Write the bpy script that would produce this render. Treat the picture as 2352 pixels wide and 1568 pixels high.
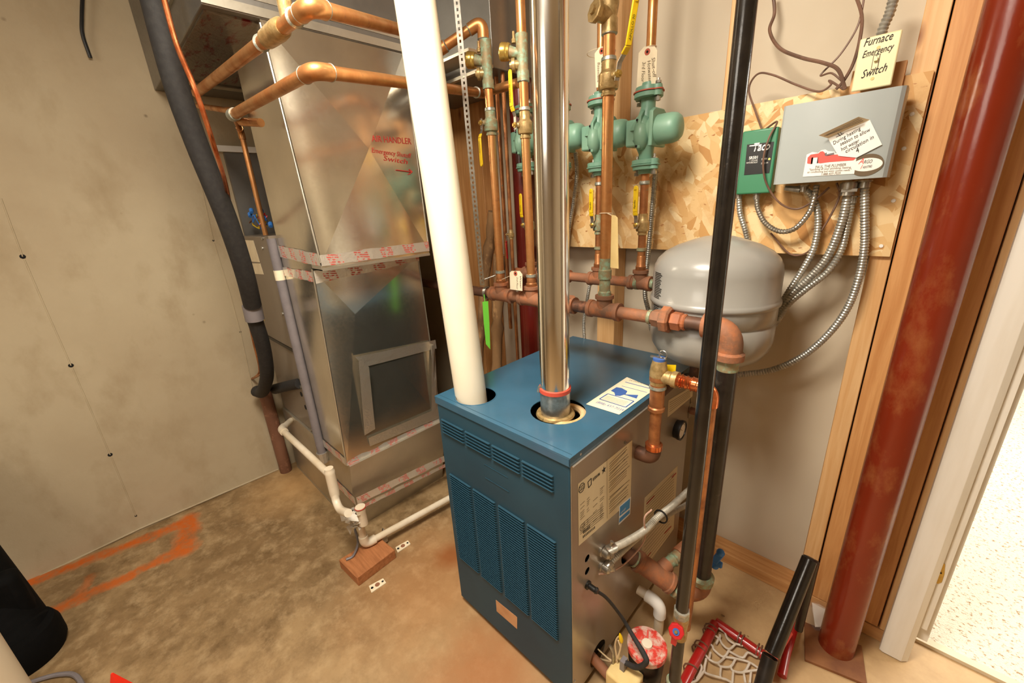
import bpy, bmesh, math, random
from mathutils import Vector, Matrix
random.seed(7)
for o in list(bpy.data.objects): bpy.data.objects.remove(o)
SC=bpy.context.scene; COL=SC.collection
# ---------------------------------------------------------------- camera
F=927.11; YAW=0.78472567; PIT=0.32289152; ROL=-0.05780255
CAM=Vector((0,0,1.6))
_fw=Vector((-math.sin(YAW)*math.cos(PIT),math.cos(YAW)*math.cos(PIT),-math.sin(PIT)))
_r=Vector((math.cos(YAW),math.sin(YAW),0)); _u=_r.cross(_fw)
CR=_r*math.cos(ROL)+_u*math.sin(ROL); CU=-_r*math.sin(ROL)+_u*math.cos(ROL)
cd=bpy.data.cameras.new('camera'); cam=bpy.data.objects.new('camera',cd); COL.objects.link(cam)
cd.sensor_width=36; cd.lens=36*F/2352; cd.clip_start=.01; cd.clip_end=60
_m=Matrix((CR,CU,-_fw)).transposed().to_4x4(); _m.translation=CAM; cam.matrix_world=_m
SC.camera=cam
# ---------------------------------------------------------------- world, lights, exposure
SC.view_settings.view_transform='Standard'; SC.view_settings.look='None'
SC.view_settings.exposure=0.72; SC.view_settings.gamma=1; SC.view_settings.use_curve_mapping=False
w=bpy.data.worlds.new('world'); SC.world=w; w.use_nodes=True
w.node_tree.nodes['Background'].inputs[0].default_value=(1,.9,.75,1); w.node_tree.nodes['Background'].inputs[1].default_value=.3
def area(name,loc,target,size,power,col,sy=None,spread=180):
    l=bpy.data.lights.new(name,'AREA'); l.size=size; l.energy=power; l.color=col
    if sy: l.shape='RECTANGLE'; l.size_y=sy
    l.spread=math.radians(spread)
    o=bpy.data.objects.new(name,l); COL.objects.link(o); o.location=loc
    o.rotation_euler=(Vector(target)-Vector(loc)).to_track_quat('-Z','Y').to_euler(); return o
area('ceiling_lamp',(-.6,.1,2.66),(-.9,.5,0),.55,44,(1,.91,.78))
area('room_lamp',(-.9,-1.9,2.6),(-1.2,.6,.8),1.2,22,(1,.91,.78))
area('carpet_room_lamp',(1.6,3.4,2.55),(1.2,3.2,0),1.6,70,(1,.95,.86))
# ---------------------------------------------------------------- pixel -> point on a plane (2352x1568)
def at(px,py,x=None,y=None,z=None):
    d=CR*(px-1176)-CU*(py-784)+_fw*F
    if x is not None: t=(x-CAM.x)/d.x
    elif y is not None: t=(y-CAM.y)/d.y
    else: t=(z-CAM.z)/d.z
    return CAM+d*t
def zat(py,x,y):
    b=Vector((x,y,0))-CAM; k=(784-py)/F
    return (k*b.dot(_fw)-b.dot(CU))/(CU.z-k*_fw.z)
def V(*a): return Vector(a)
# ---------------------------------------------------------------- materials
def lin(h):
    if isinstance(h,str):
        h=h.lstrip('#'); c=[int(h[i:i+2],16)/255 for i in (0,2,4)]
    else: c=list(h)
    return tuple([(v/12.92 if v<=.04045 else ((v+.055)/1.055)**2.4) for v in c])+(1,)
class NT:
    def __init__(s,name):
        s.m=bpy.data.materials.new(name); s.m.use_nodes=True; s.t=s.m.node_tree; s.n=s.t.nodes
        s.b=s.n['Principled BSDF']; s.tc=s.n.new('ShaderNodeTexCoord'); s.co=s.tc.outputs['Object']
    def new(s,t,**k):
        n=s.n.new('ShaderNode'+t)
        for a,b in k.items(): setattr(n,a,b)
        return n
    def link(s,a,b): s.t.links.new(a,b)
    def mapping(s,scale=(1,1,1),rot=(0,0,0),loc=(0,0,0),src=None):
        n=s.new('Mapping'); n.inputs['Scale'].default_value=scale; n.inputs['Rotation'].default_value=rot; n.inputs['Location'].default_value=loc
        s.link(src or s.co,n.inputs[0]); return n.outputs[0]
    def noise(s,scale,detail=4,rough=.55,src=None,dist=0):
        n=s.new('TexNoise'); n.inputs['Scale'].default_value=scale; n.inputs['Detail'].default_value=detail
        n.inputs['Roughness'].default_value=rough; n.inputs['Distortion'].default_value=dist
        s.link(src or s.co,n.inputs['Vector']); return n.outputs['Fac']
    def ramp(s,fac,stops,interp='LINEAR'):
        n=s.new('ValToRGB'); n.color_ramp.interpolation=interp; e=n.color_ramp.elements
        while len(e)<len(stops): e.new(.5)
        for i,(p,c) in enumerate(stops):
            e[i].position=p; e[i].color=c if len(c)==4 else (*c,1)
        s.link(fac,n.inputs[0]); return n.outputs['Color']
    def mix(s,fac,a,b,mode='MIX'):
        n=s.new('Mix',data_type='RGBA',blend_type=mode)
        for inp,v in ((n.inputs[0],fac),(n.inputs[6],a),(n.inputs[7],b)):
            if hasattr(v,'node'): s.link(v,inp)
            elif isinstance(v,(int,float)): inp.default_value=v if inp is n.inputs[0] else (v,v,v,1)
            else: inp.default_value=v
        return n.outputs[2]
    def math(s,op,a,b=0,c=0,clamp=False):
        n=s.new('Math',operation=op); n.use_clamp=clamp
        for i,v in enumerate((a,b,c)):
            if hasattr(v,'node'): s.link(v,n.inputs[i])
            else: n.inputs[i].default_value=v
        return n.outputs[0]
    def set(s,k,v):
        i=s.b.inputs[k]
        if hasattr(v,'node'): s.link(v,i)
        else: i.default_value=v
    def bump(s,h,strength=.3,dist=.002):
        n=s.new('Bump'); n.inputs['Strength'].default_value=strength; n.inputs['Distance'].default_value=dist
        s.link(h,n.inputs['Height']); s.link(n.outputs[0],s.b.inputs['Normal'])
BW=((0,0,0,1),(1,1,1,1))
def mat(name,c1,c2=None,rough=.5,metal=0,scale=20,lo=.4,hi=.65,c3=None,s3=8,lo3=.55,hi3=.7,bump=0,bs=60,stretch=None,rv=0,spec=.5,dist=0,coat=0):
    t=NT(name); src=t.mapping(stretch) if stretch else None
    col=lin(c1)
    if c2:
        f=t.ramp(t.noise(scale,src=src,dist=dist),[(lo,BW[0]),(hi,BW[1])]); col=t.mix(f,lin(c1),lin(c2))
        if rv:
            t.set('Roughness',t.math('MULTIPLY_ADD',f,rv,rough))
    if c3:
        f3=t.ramp(t.noise(s3,6,.65,src=src),[(lo3,BW[0]),(hi3,BW[1])]); col=t.mix(f3,col,lin(c3))
        if metal: t.set('Metallic',t.math('MULTIPLY_ADD',f3,-metal*.8,metal))
    if hasattr(col,'node'): t.set('Base Color',col)
    else: t.b.inputs['Base Color'].default_value=col
    if not(c2 and rv): t.set('Roughness',rough)
    if not(c3 and metal): t.set('Metallic',metal)
    t.b.inputs['Specular IOR Level'].default_value=spec
    if coat: t.set('Coat Weight',coat); t.set('Coat Roughness',.1)
    if bump: t.bump(t.noise(bs,5,src=src),bump)
    return t.m
M={}
M['drywall']=mat('drywall_paper','#D0C4AE','#C6B79E',rough=.85,scale=1.5,bump=.05,bs=150,c3='#A98F6C',s3=60,lo3=.74,hi3=.76)
M['copper']=mat('copper_pipe','#D29A62','#BA7C48',rough=.3,metal=.75,scale=14,rv=.2,c3='#7A4326',s3=25,lo3=.6,hi3=.8)
M['copper_new']=mat('bright_copper','#E08A5A','#C9683A',rough=.22,metal=.9,scale=40)
M['copper_old']=mat('tarnished_copper','#B87C4C','#8E5A38',rough=.42,metal=.6,scale=20,c3='#5F7F68',s3=30,lo3=.66,hi3=.72)
M['solder']=mat('solder_bead','#B9B7AC','#8C978A',rough=.4,metal=.6,scale=60,bump=.4,bs=90)
M['brass']=mat('cast_brass','#BCA06E','#9C8252',rough=.38,metal=.5,scale=60,bump=.3,bs=200)
M['brass_bright']=mat('machined_brass','#CDB060','#B8974C',rough=.3,metal=.7,scale=30)
M['patina']=mat('verdigris_brass','#8E8A6A','#9C8460',rough=.6,metal=.25,scale=35,lo=.45,hi=.6,c3='#8CAA90',s3=50,lo3=.48,hi3=.62,bump=.3)
M['rust']=mat('rusty_iron','#9E6A4C','#7C5A44',rough=.7,metal=.1,scale=9,lo=.35,hi=.7,c3='#B26C42',s3=22,lo3=.48,hi3=.7,bump=.6,bs=90)
M['iron_dark']=mat('dark_iron','#6E4B38','#4A362B',rough=.55,metal=.3,scale=12,c3='#8A5A42',s3=20,bump=.2)
M['blackpipe']=mat('black_lacquered_pipe','#14110F','#1F1B17',rough=.18,metal=.1,scale=30,c3='#4A3A2A',s3=45,lo3=.68,hi3=.75,bump=.15,bs=60,spec=.7)
M['blackpipe2']=mat('dusty_black_pipe','#191512','#2A241F',rough=.35,scale=20,c3='#5A5146',s3=18,lo3=.62,hi3=.8,bump=.1)
M['pvc_big']=mat('cream_pvc','#EFE6CF','#EADFC4',rough=.32,scale=3,bump=.02)
M['pvc']=mat('white_pvc','#E8DCC6','#D9C8AB',rough=.35,scale=8)
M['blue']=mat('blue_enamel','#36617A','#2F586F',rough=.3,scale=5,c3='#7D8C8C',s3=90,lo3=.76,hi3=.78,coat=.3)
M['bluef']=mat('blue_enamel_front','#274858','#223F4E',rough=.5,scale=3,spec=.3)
M['greyside']=mat('grey_galvanised_jacket','#B0A594','#A3978A',rough=.3,metal=.55,scale=2,bump=.02,bs=30)
M['dark']=mat('dark_cavity','#0C0A08',rough=.9)
M['black']=mat('black_plastic','#121110','#1A1816',rough=.4)
M['blackrub']=mat('black_foam','#232120','#2C2A28',rough=.75,scale=60,bump=.2,bs=200)
M['tank']=mat('grey_tank_paint','#918F89','#9A978F',rough=.3,scale=2,coat=.2)
M['pump']=mat('green_pump_paint','#6F9A85','#7FA48C',rough=.42,scale=8,bump=.12,bs=180)
M['gasket']=mat('red_gasket','#B5563F',rough=.6)
M['steel']=mat('zinc_steel','#B8B4AA','#9A958A',rough=.32,metal=.85,scale=60)
M['boxgrey']=mat('grey_box_enamel','#AAB1B0','#A4ABA9',rough=.28,scale=2,bump=.03,bs=250)
M['boxgreen']=mat('green_box_enamel','#3F8560','#3A7C58',rough=.35,scale=3)
M['conduit']=mat('flexible_steel_conduit','#B4B2A8','#98968E',rough=.34,metal=.55,scale=50)
M['conduit_w']=mat('armoured_cable_pale','#BDB6A6','#A8A192',rough=.5,metal=.15,scale=50)
M['yellow']=mat('yellow_vinyl','#EEC916','#E3BB12',rough=.4)
M['redv']=mat('red_vinyl','#C01E22',rough=.35)
M['bluev']=mat('blue_handle_paint','#3F82D8','#3878C8',rough=.45)
M['paper']=mat('manila_tag','#EFE2C4','#E9DABA',rough=.8)
M['paper_b']=mat('yellow_manila','#E6CB8C','#E0C383',rough=.8)
M['white']=mat('white_print','#F4F1EA',rough=.6)
M['ivory']=mat('ivory_plate','#E8DCAE',rough=.4)
M['ink']=mat('black_ink','#1A1815',rough=.7)
M['inkbrown']=mat('faded_ink','#6B5B45',rough=.8)
M['inkred']=mat('red_marker','#B0382C',rough=.6)
M['inkblue']=mat('blue_ink','#3A5FA5',rough=.7)
M['redpaint']=mat('red_wrench_ink','#E8584E',rough=.5)
M['wire']=mat('brown_wire','#7A5A48','#5F4638',rough=.5)
M['wirepink']=mat('pale_pink_wire','#C8A08C',rough=.5)
M['wirewhite']=mat('cream_wire','#E2C9A0',rough=.5)
M['casing']=mat('white_painted_casing','#E8E3D8','#DFD8CA',rough=.45,scale=4,stretch=(6,6,.6))
M['greenrib']=mat('green_flagging_tape','#7CE84C',rough=.4)
M['lavender']=mat('grey_pvc_conduit','#7C7678','#746E70',rough=.45)
M['taupe']=mat('taupe_cabinet_enamel','#85796A','#7C7062',rough=.4,scale=3)
M['brownpipe']=mat('brown_painted_pipe','#7A5440','#6C4836',rough=.5,scale=6,c3='#A87A60',s3=20)
M['redcol']=mat('red_primer_column','#7E2A14','#6C220E',rough=.2,scale=2.5,lo=.35,hi=.7,c3='#9C6238',s3=9,lo3=.52,hi3=.8,bump=.35,bs=22,stretch=(1,1,.5),spec=.5)
M['rustplate']=mat('brown_rust_plate','#8E5E38','#74462A',rough=.7,scale=10,bump=.3)
M['beige']=mat('beige_plastic','#C9BBA2',rough=.45)
M['redcol2']=mat('dark_red_post_paint','#6E2018','#5C1A14',rough=.25,scale=3,c3='#8A4A3A',s3=20,lo3=.68,hi3=.8,coat=.3)
M['flue']=mat('polished_vent_steel','#F0EEE8','#E4E0D8',rough=.15,metal=1,scale=1.2,stretch=(14,14,.8))
M['rednet']=mat('red_painted_tube','#B01E1C','#9A1816',rough=.28,scale=12,coat=.3)
M['cord']=mat('white_net_cord','#D8CDBE','#C9BCAA',rough=.8)
M['bag']=mat('black_fabric','#050505','#080808',rough=.85,spec=.15,scale=30,bump=.3)
M['glassy']=mat('label_cream','#E0D2B0','#DACBA8',rough=.6,scale=3)
M['bluestick']=mat('blue_sticker','#3E8FD0',rough=.5)
M['red_lid']=mat('red_lid_paint','#D8473A','#C93A30',rough=.4,scale=20,c3='#D8B8A8',s3=25,lo3=.44,hi3=.56)
M['bright_red']=mat('bright_red_plastic','#F0301C',rough=.4)
M['brick']=mat('reddish_wood_block','#B27446','#9C6238',rough=.8,scale=10,stretch=(1,8,8),bump=.2)
M['bark']=mat('peeled_bark','#9C7850','#7A5A3C',rough=.85,scale=12,c3='#C49A68',s3=18,lo3=.55,hi3=.65,bump=.8,bs=40,stretch=(1,1,.35))
M['red_orange']=mat('orange_sealant','#D0503A',rough=.6)
M['rust_orange']=mat('orange_rust_iron','#B0683F','#96593A',rough=.65,scale=20,bump=.4)
M['wrap']=mat('crinkled_clear_tape','#E2DCCF',rough=.15,spec=.8)
M['insul']=mat('tan_insulation','#D9B98A','#C49A60',rough=.9,bump=.5)
def wood():
    for nm,c1,c2,ck in (('wood','#E6BC86','#D6A268','#8A5228'),('wood2','#DDA468','#C4854A','#8A4A24'),('woodpale','#E2C294','#D2AA74','#8E6038')):
        t=NT('pine_'+nm)
        src=t.mapping((26,26,1.2)); f=t.ramp(t.noise(2.2,6,.6,src=src,dist=.6),[(.35,BW[0]),(.7,BW[1])])
        col=t.mix(f,lin(c1),lin(c2))
        v=t.new('TexVoronoi'); v.inputs['Scale'].default_value=1; t.link(t.mapping((8,8,3.2)),v.inputs['Vector'])
        k=t.ramp(v.outputs['Distance'],[(.03,BW[1]),(.13,BW[0])]); col=t.mix(k,col,lin(ck))
        t.set('Base Color',col); t.set('Roughness',.55); t.bump(f,.12); M[nm]=t.m
    t=NT('pine_plate'); src=t.mapping((1.2,20,20)); f=t.ramp(t.noise(2.2,6,.6,src=src,dist=.6),[(.35,BW[0]),(.7,BW[1])])
    t.set('Base Color',t.mix(f,lin('#CF9C64'),lin('#B57B45'))); t.set('Roughness',.6); M['plate']=t.m
wood()
def osb():
    t=NT('oriented_strand_board'); cols=[]
    for i,(a,sc) in enumerate(((.1,(11,1,38)),(-.55,(13,1,44)),(.75,(14,1,48)),(-1.1,(15,1,40)))):
        n=t.new('Mapping'); n.vector_type='POINT'; n.inputs['Rotation'].default_value=(0,a,0); t.link(t.co,n.inputs[0])
        nz=t.new('TexNoise'); nz.inputs['Scale'].default_value=18; t.link(t.co,nz.inputs['Vector'])
        m=t.new('Mix',data_type='VECTOR'); m.inputs[0].default_value=.014; t.link(n.outputs[0],m.inputs[4]); t.link(nz.outputs['Color'],m.inputs[5])
        n2=t.new('Mapping'); n2.inputs['Scale'].default_value=sc; n2.inputs['Location'].default_value=(i*3.7,0,i*1.9); t.link(m.outputs[1],n2.inputs[0])
        v=t.new('TexVoronoi'); v.inputs['Scale'].default_value=1.0; t.link(n2.outputs[0],v.inputs['Vector'])
        s=t.new('SeparateColor'); t.link(v.outputs['Color'],s.inputs[0]); cols.append((s.outputs[0],s.outputs[1],v.outputs['Distance']))
    st=[(0,lin('#B47C40')),(.10,lin('#D4A262')),(.5,lin('#E4BE84')),(1,lin('#F2DAAA'))]
    c=t.ramp(cols[0][0],st)
    for i in (1,2,3):
        m=t.ramp(cols[i][1],[(.45,BW[0]),(.5,BW[1])]); c=t.mix(m,c,t.ramp(cols[i][0],st))
    f=t.ramp(t.noise(6,6,.7),[(.5,BW[0]),(.8,BW[1])]); c=t.mix(f,c,lin('#C08A4E'))
    k=t.ramp(t.noise(26,3,.6,src=t.mapping((1,1,2.4))),[(.66,BW[0]),(.72,BW[1])]); c=t.mix(k,c,lin('#A8652F'))
    t.set('Base Color',c); t.set('Roughness',.6); t.bump(cols[1][0],.25,.002); M['osb']=t.m
osb()
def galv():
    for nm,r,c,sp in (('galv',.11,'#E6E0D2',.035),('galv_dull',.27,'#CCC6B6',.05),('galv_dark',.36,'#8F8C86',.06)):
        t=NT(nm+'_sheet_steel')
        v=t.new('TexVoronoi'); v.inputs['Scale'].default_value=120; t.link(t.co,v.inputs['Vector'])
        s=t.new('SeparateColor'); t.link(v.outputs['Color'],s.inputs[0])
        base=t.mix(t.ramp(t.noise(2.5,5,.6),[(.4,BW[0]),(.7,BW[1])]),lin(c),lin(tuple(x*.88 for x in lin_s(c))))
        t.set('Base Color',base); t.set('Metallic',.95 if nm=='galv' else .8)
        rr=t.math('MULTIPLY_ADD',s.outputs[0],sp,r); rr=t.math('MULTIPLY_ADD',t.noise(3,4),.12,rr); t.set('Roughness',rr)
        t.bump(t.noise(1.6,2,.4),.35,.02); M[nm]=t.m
def lin_s(h):
    h=h.lstrip('#'); return [int(h[i:i+2],16)/255 for i in (0,2,4)]
galv()
def tape():
    t=NT('printed_foil_tape')
    # blocks of red print repeated along the tape, grain broken by noise
    sx=t.new('SeparateXYZ'); t.link(t.co,sx.inputs[0])
    along=t.math('ADD',t.math('ADD',sx.outputs[0],sx.outputs[1]),t.math('MULTIPLY',sx.outputs[2],.35))
    fr=t.math('FRACT',t.math('MULTIPLY',along,9)); blk=t.math('LESS_THAN',fr,.5)
    lines=t.math('LESS_THAN',t.math('FRACT',t.math('ADD',t.math('MULTIPLY',sx.outputs[2],110),t.math('MULTIPLY',along,12))),.62)
    nz=t.ramp(t.noise(70,3),[(.42,BW[0]),(.5,BW[1])])
    f=t.math('MULTIPLY',t.math('MULTIPLY',blk,lines),nz); f=t.math('MULTIPLY',f,.9)
    t.set('Base Color',t.mix(f,lin('#E2DCD0'),lin('#C8453A')))
    t.set('Metallic',t.math('MULTIPLY_ADD',f,-.55,.6)); t.set('Roughness',.24); t.bump(t.noise(30,4,.7),.7,.004); M['tape']=t.m
    t=NT('crinkled_foil_tape'); t.set('Base Color',lin('#CEC8BA')); t.set('Metallic',.7); t.set('Roughness',.22); t.bump(t.noise(26,5,.7),.8,.005); M['foil']=t.m
    t=NT('smeared_print_foil'); f=t.ramp(t.noise(9,5,.7,src=t.mapping((1,3.5,1))),[(.52,BW[0]),(.62,BW[1])])
    t.set('Base Color',t.mix(f,lin('#8E867A'),lin('#7A2420'))); t.set('Metallic',.7); t.set('Roughness',.3); t.bump(t.noise(14,5,.7),.9,.008); M['tapedark']=t.m
tape()
def concrete():
    t=NT('concrete_wall'); a=t.ramp(t.noise(1.3,6,.6),[(.35,BW[0]),(.7,BW[1])]); c=t.mix(a,lin('#BDAF92'),lin('#AE9D80'))
    b=t.ramp(t.noise(5,6,.6,src=t.mapping((1,1,.6))),[(.5,BW[0]),(.75,BW[1])]); c=t.mix(b,c,lin('#A59374'))
    v=t.new('TexVoronoi'); v.inputs['Scale'].default_value=9; t.link(t.co,v.inputs['Vector'])
    p=t.ramp(v.outputs['Distance'],[(.02,BW[1]),(.09,BW[0])]); pn=t.ramp(t.noise(4,2),[(.5,BW[0]),(.62,BW[1])]); p=t.math('MULTIPLY',p,pn)
    c=t.mix(p,c,lin('#75664E')); t.set('Base Color',c); t.set('Roughness',.8)
    t.bump(t.noise(40,6,.7),.25,.004); M['concrete']=t.m
    t=NT('concrete_floor'); a=t.ramp(t.noise(1.1,6,.65),[(.36,BW[0]),(.62,BW[1])]); c=t.mix(a,lin('#AC9067'),lin('#846A48'))
    b=t.ramp(t.noise(7,8,.72,src=t.mapping((1,1,1),dist_loc(3))),[(.42,BW[0]),(.66,BW[1])]); c=t.mix(b,c,lin('#705838'))
    d=t.ramp(t.noise(14,7,.65),[(.48,BW[0]),(.85,BW[1])]); c=t.mix(d,c,lin('#BCA27A'))
    # rusty wear around the boiler, and lighter slab to the right
    sx=t.new('SeparateXYZ'); t.link(t.co,sx.inputs[0])
    lf=t.ramp(t.math('ADD',sx.outputs[0],t.math('MULTIPLY',t.noise(2,4),.8)),[(0,BW[0]),(1,BW[1])])
    n=t.new('MapRange'); n.inputs['From Min'].default_value=-1.7; n.inputs['From Max'].default_value=-.6; t.link(sx.outputs[0],n.inputs[0])
    c=t.mix(t.math('MULTIPLY',n.outputs[0],.6),c,lin('#D2AE7E'))
    def dist(px,py):
        a1=t.math('SUBTRACT',sx.outputs[0],px); b1=t.math('SUBTRACT',sx.outputs[1],py)
        return t.math('SQRT',t.math('ADD',t.math('MULTIPLY',a1,a1),t.math('MULTIPLY',b1,b1)))
    w1=t.noise(4,6,.7)
    for (q,r1,r2,cc,am) in ((at(1035,1275,z=0),.02,.10,'#7A3E18',.9),(at(1010,1330,z=0),.1,.5,'#B8763A',.35),(at(1130,1560,z=0),.05,.3,'#A8602A',.6),(at(680,1110,z=0),.02,.35,'#C49A66',.7)):
        dd=t.math('ADD',dist(q.x,q.y),t.math('MULTIPLY_ADD',w1,r2*.9,-r2*.45))
        m=t.new('MapRange'); m.inputs['From Min'].default_value=r1; m.inputs['From Max'].default_value=r2
        m.inputs['To Min'].default_value=am; m.inputs['To Max'].default_value=0; t.link(dd,m.inputs[0]); c=t.mix(m.outputs[0],c,lin(cc))
    # orange marking paint sprayed near the wall
    wob=t.math('MULTIPLY_ADD',t.noise(9,4,.7),.10,-.05); soft=t.ramp(t.noise(14,6,.8),[(.3,BW[0]),(.55,BW[1])])
    def seg(A,B,wd,am):
        nonlocal c
        dx,dy=B.x-A.x,B.y-A.y; L=math.hypot(dx,dy); ux,uy=dx/L,dy/L
        X=t.math('SUBTRACT',sx.outputs[0],A.x); Y=t.math('SUBTRACT',sx.outputs[1],A.y)
        al=t.math('ADD',t.math('MULTIPLY',X,ux),t.math('MULTIPLY',Y,uy)); cl=t.math('MINIMUM',t.math('MAXIMUM',al,0),L)
        over=t.math('SUBTRACT',al,cl); pe=t.math('ADD',t.math('MULTIPLY',X,-uy),t.math('MULTIPLY',Y,ux)); pe=t.math('ADD',pe,wob)
        d2=t.math('SQRT',t.math('ADD',t.math('MULTIPLY',pe,pe),t.math('MULTIPLY',over,over)))
        m=t.new('MapRange'); m.inputs['From Min'].default_value=wd*.35; m.inputs['From Max'].default_value=wd; m.inputs['To Min'].default_value=am; m.inputs['To Max'].default_value=0
        t.link(d2,m.inputs[0]); c=t.mix(t.math('MULTIPLY',m.outputs[0],soft),c,lin('#C65F14'))
    seg(at(40,1348,z=0),at(430,1200,z=0),.05,1.0); seg(at(432,1192,z=0),at(425,1262,z=0),.07,1.0)
    seg(at(425,1258,z=0),at(300,1320,z=0),.045,.9); seg(at(300,1320,z=0),at(90,1420,z=0),.045,.9); seg(at(205,1325,z=0),at(185,1370,z=0),.03,.5)
    t.set('Base Color',c); t.set('Roughness',.55); t.bump(t.noise(60,6,.7),.2,.002); M['floor']=t.m
def dist_loc(k): return (0,0,k)
concrete()
def carpet():
    t=NT('pale_flecked_carpet'); f=t.ramp(t.noise(70,4,.75),[(.54,BW[0]),(.66,BW[1])])
    t.set('Base Color',t.mix(f,lin('#EDE4D2'),lin('#A07A4E'))); t.set('Roughness',.95); t.bump(t.noise(160,3),.9,.008); M['carpet']=t.m
    t=NT('pale_threshold'); t.set('Base Color',t.mix(t.noise(6,5),lin('#E6DAC2'),lin('#CDBB9A'))); t.set('Roughness',.6); M['thresh']=t.m
    t=NT('clear_plastic'); t.set('Base Color',(1,1,1,1)); t.set('Roughness',.08); t.set('Transmission Weight',.85); t.set('Alpha',.45); M['clear']=t.m
    t=NT('indicator_led'); t.set('Base Color',lin('#E8E060')); t.b.inputs['Emission Color'].default_value=lin('#F0E040'); t.b.inputs['Emission Strength'].default_value=2; M['led']=t.m
carpet()
# ---------------------------------------------------------------- mesh helpers
def frame(d,up=None):
    d=d.normalized(); a=up or (V(0,0,1) if abs(d.z)<.9 else V(1,0,0)); u=a.cross(d).normalized(); return u,d.cross(u).normalized()
class MB:
    def __init__(s): s.v=[];s.f=[]
    def add(s,vs,fs):
        k=len(s.v); s.v+= [Vector(p) for p in vs]; s.f+=[tuple(i+k for i in f) for f in fs]; return s
    def ob(s,o,a,b,c):
        o,a,b,c=map(Vector,(o,a,b,c)); p=[o,o+a,o+a+b,o+b,o+c,o+a+c,o+a+b+c,o+b+c]
        fs=[(3,2,1,0),(4,5,6,7),(0,1,5,4),(1,2,6,5),(2,3,7,6),(3,0,4,7)]
        if a.cross(b).dot(c)<0: fs=[f[::-1] for f in fs]
        return s.add(p,fs)
    def box(s,a,b): return s.ob(a,(b[0]-a[0],0,0),(0,b[1]-a[1],0),(0,0,b[2]-a[2]))
    def cbox(s,c,h,R=None):
        R=R or Matrix.Identity(3); x,y,z=[R@V(*((h[i]*2 if j==i else 0) for j in range(3))) for i in range(3)]
        return s.ob(Vector(c)-(x+y+z)/2,x,y,z)
    def tube(s,pts,r,n=16,caps=True,up=None):
        pts=[Vector(p) for p in pts]; m=len(pts); rs=r if isinstance(r,(list,tuple)) else [r]*m
        ts=[]
        for i in range(m):
            a=pts[i]-pts[i-1] if i else pts[1]-pts[0]; b=pts[i+1]-pts[i] if i<m-1 else a
            t=(a.normalized()+b.normalized()); ts.append(t.normalized() if t.length>1e-6 else b.normalized())
        u,w=frame(ts[0],up); vs=[]
        for i in range(m):
            if i: u=(u-ts[i]*u.dot(ts[i])).normalized(); w=ts[i].cross(u)
            for j in range(n):
                a=2*math.pi*j/n; vs.append(pts[i]+(u*math.cos(a)+w*math.sin(a))*rs[i])
        fs=[(i*n+j,i*n+(j+1)%n,(i+1)*n+(j+1)%n,(i+1)*n+j) for i in range(m-1) for j in range(n)]
        if caps: fs+=[tuple(range(n))[::-1],tuple((m-1)*n+j for j in range(n))]
        return s.add(vs,fs)
    def lathe(s,o,d,prof,n=24,up=None):
        o=Vector(o); d=Vector(d).normalized(); u,w=frame(d,up); vs=[];m=len(prof)
        for t,r in prof:
            for j in range(n):
                a=2*math.pi*j/n; vs.append(o+d*t+(u*math.cos(a)+w*math.sin(a))*max(r,1e-5))
        fs=[(i*n+j,i*n+(j+1)%n,(i+1)*n+(j+1)%n,(i+1)*n+j) for i in range(m-1) for j in range(n)]
        fs+=[tuple(range(n))[::-1],tuple((m-1)*n+j for j in range(n))]
        return s.add(vs,fs)
    def prism(s,poly,vec):
        poly=[Vector(p) for p in poly]; vec=Vector(vec); n=len(poly)
        nrm=V(0,0,0)
        for i in range(n): nrm+=(poly[i]-poly[0]).cross(poly[(i+1)%n]-poly[0])
        if nrm.dot(vec)<0: poly=poly[::-1]
        return s.add(poly+[p+vec for p in poly],[tuple(range(n))[::-1],tuple(range(n,2*n))]+[(i,(i+1)%n,n+(i+1)%n,n+i) for i in range(n)])
    def torus(s,c,d,R,r,n=24,k=8):
        c=Vector(c);u,w=frame(Vector(d)); pts=[c+(u*math.cos(2*math.pi*i/n)+w*math.sin(2*math.pi*i/n))*R for i in range(n+1)]
        return s.tube(pts,r,k,caps=False)
    def sphere(s,c,r,sc=(1,1,1),n=16):
        c=Vector(c); vs=[];h=n//2
        for i in range(1,h):
            for j in range(n):
                a=math.pi*i/h;b=2*math.pi*j/n; vs.append(c+V(sc[0]*r*math.sin(a)*math.cos(b),sc[1]*r*math.sin(a)*math.sin(b),sc[2]*r*math.cos(a)))
        vs+=[c+V(0,0,r*sc[2]),c-V(0,0,r*sc[2])]; T=len(vs)-2
        fs=[(i*n+j,(i+1)*n+j,(i+1)*n+(j+1)%n,i*n+(j+1)%n) for i in range(h-2) for j in range(n)]
        fs+=[(T,j,(j+1)%n) for j in range(n)]+[(T+1,(h-2)*n+(j+1)%n,(h-2)*n+j) for j in range(n)]
        return s.add(vs,fs)
    def build(s,name,m,parent=None,bevel=0,flat=False,label=None,kind=None,seg=2,ang=35):
        off=WO(parent) if parent else V(0,0,0)
        me=bpy.data.meshes.new(name); me.from_pydata([v-off for v in s.v],[],s.f); me.update()
        me.materials.append(M[m] if isinstance(m,str) else m)
        if not flat:
            for p in me.polygons: p.use_smooth=True
            me.set_sharp_from_angle(angle=math.radians(ang))
        o=bpy.data.objects.new(name,me); COL.objects.link(o)
        if parent: o.parent=parent
        if bevel:
            b=o.modifiers.new('bevel','BEVEL'); b.width=bevel; b.segments=seg; b.limit_method='ANGLE'; b.angle_limit=math.radians(40); b.harden_normals=False
        if label: o['label']=label
        if kind: o['kind']=kind
        return o
def WO(o):
    p=V(0,0,0)
    while o: p+=Vector(o.location); o=o.parent
    return p
def tag(o,label,cat,group=None,kind=None):
    o['label']=label; o['category']=cat
    if group: o['group']=group
    if kind: o['kind']=kind
    return o
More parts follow.
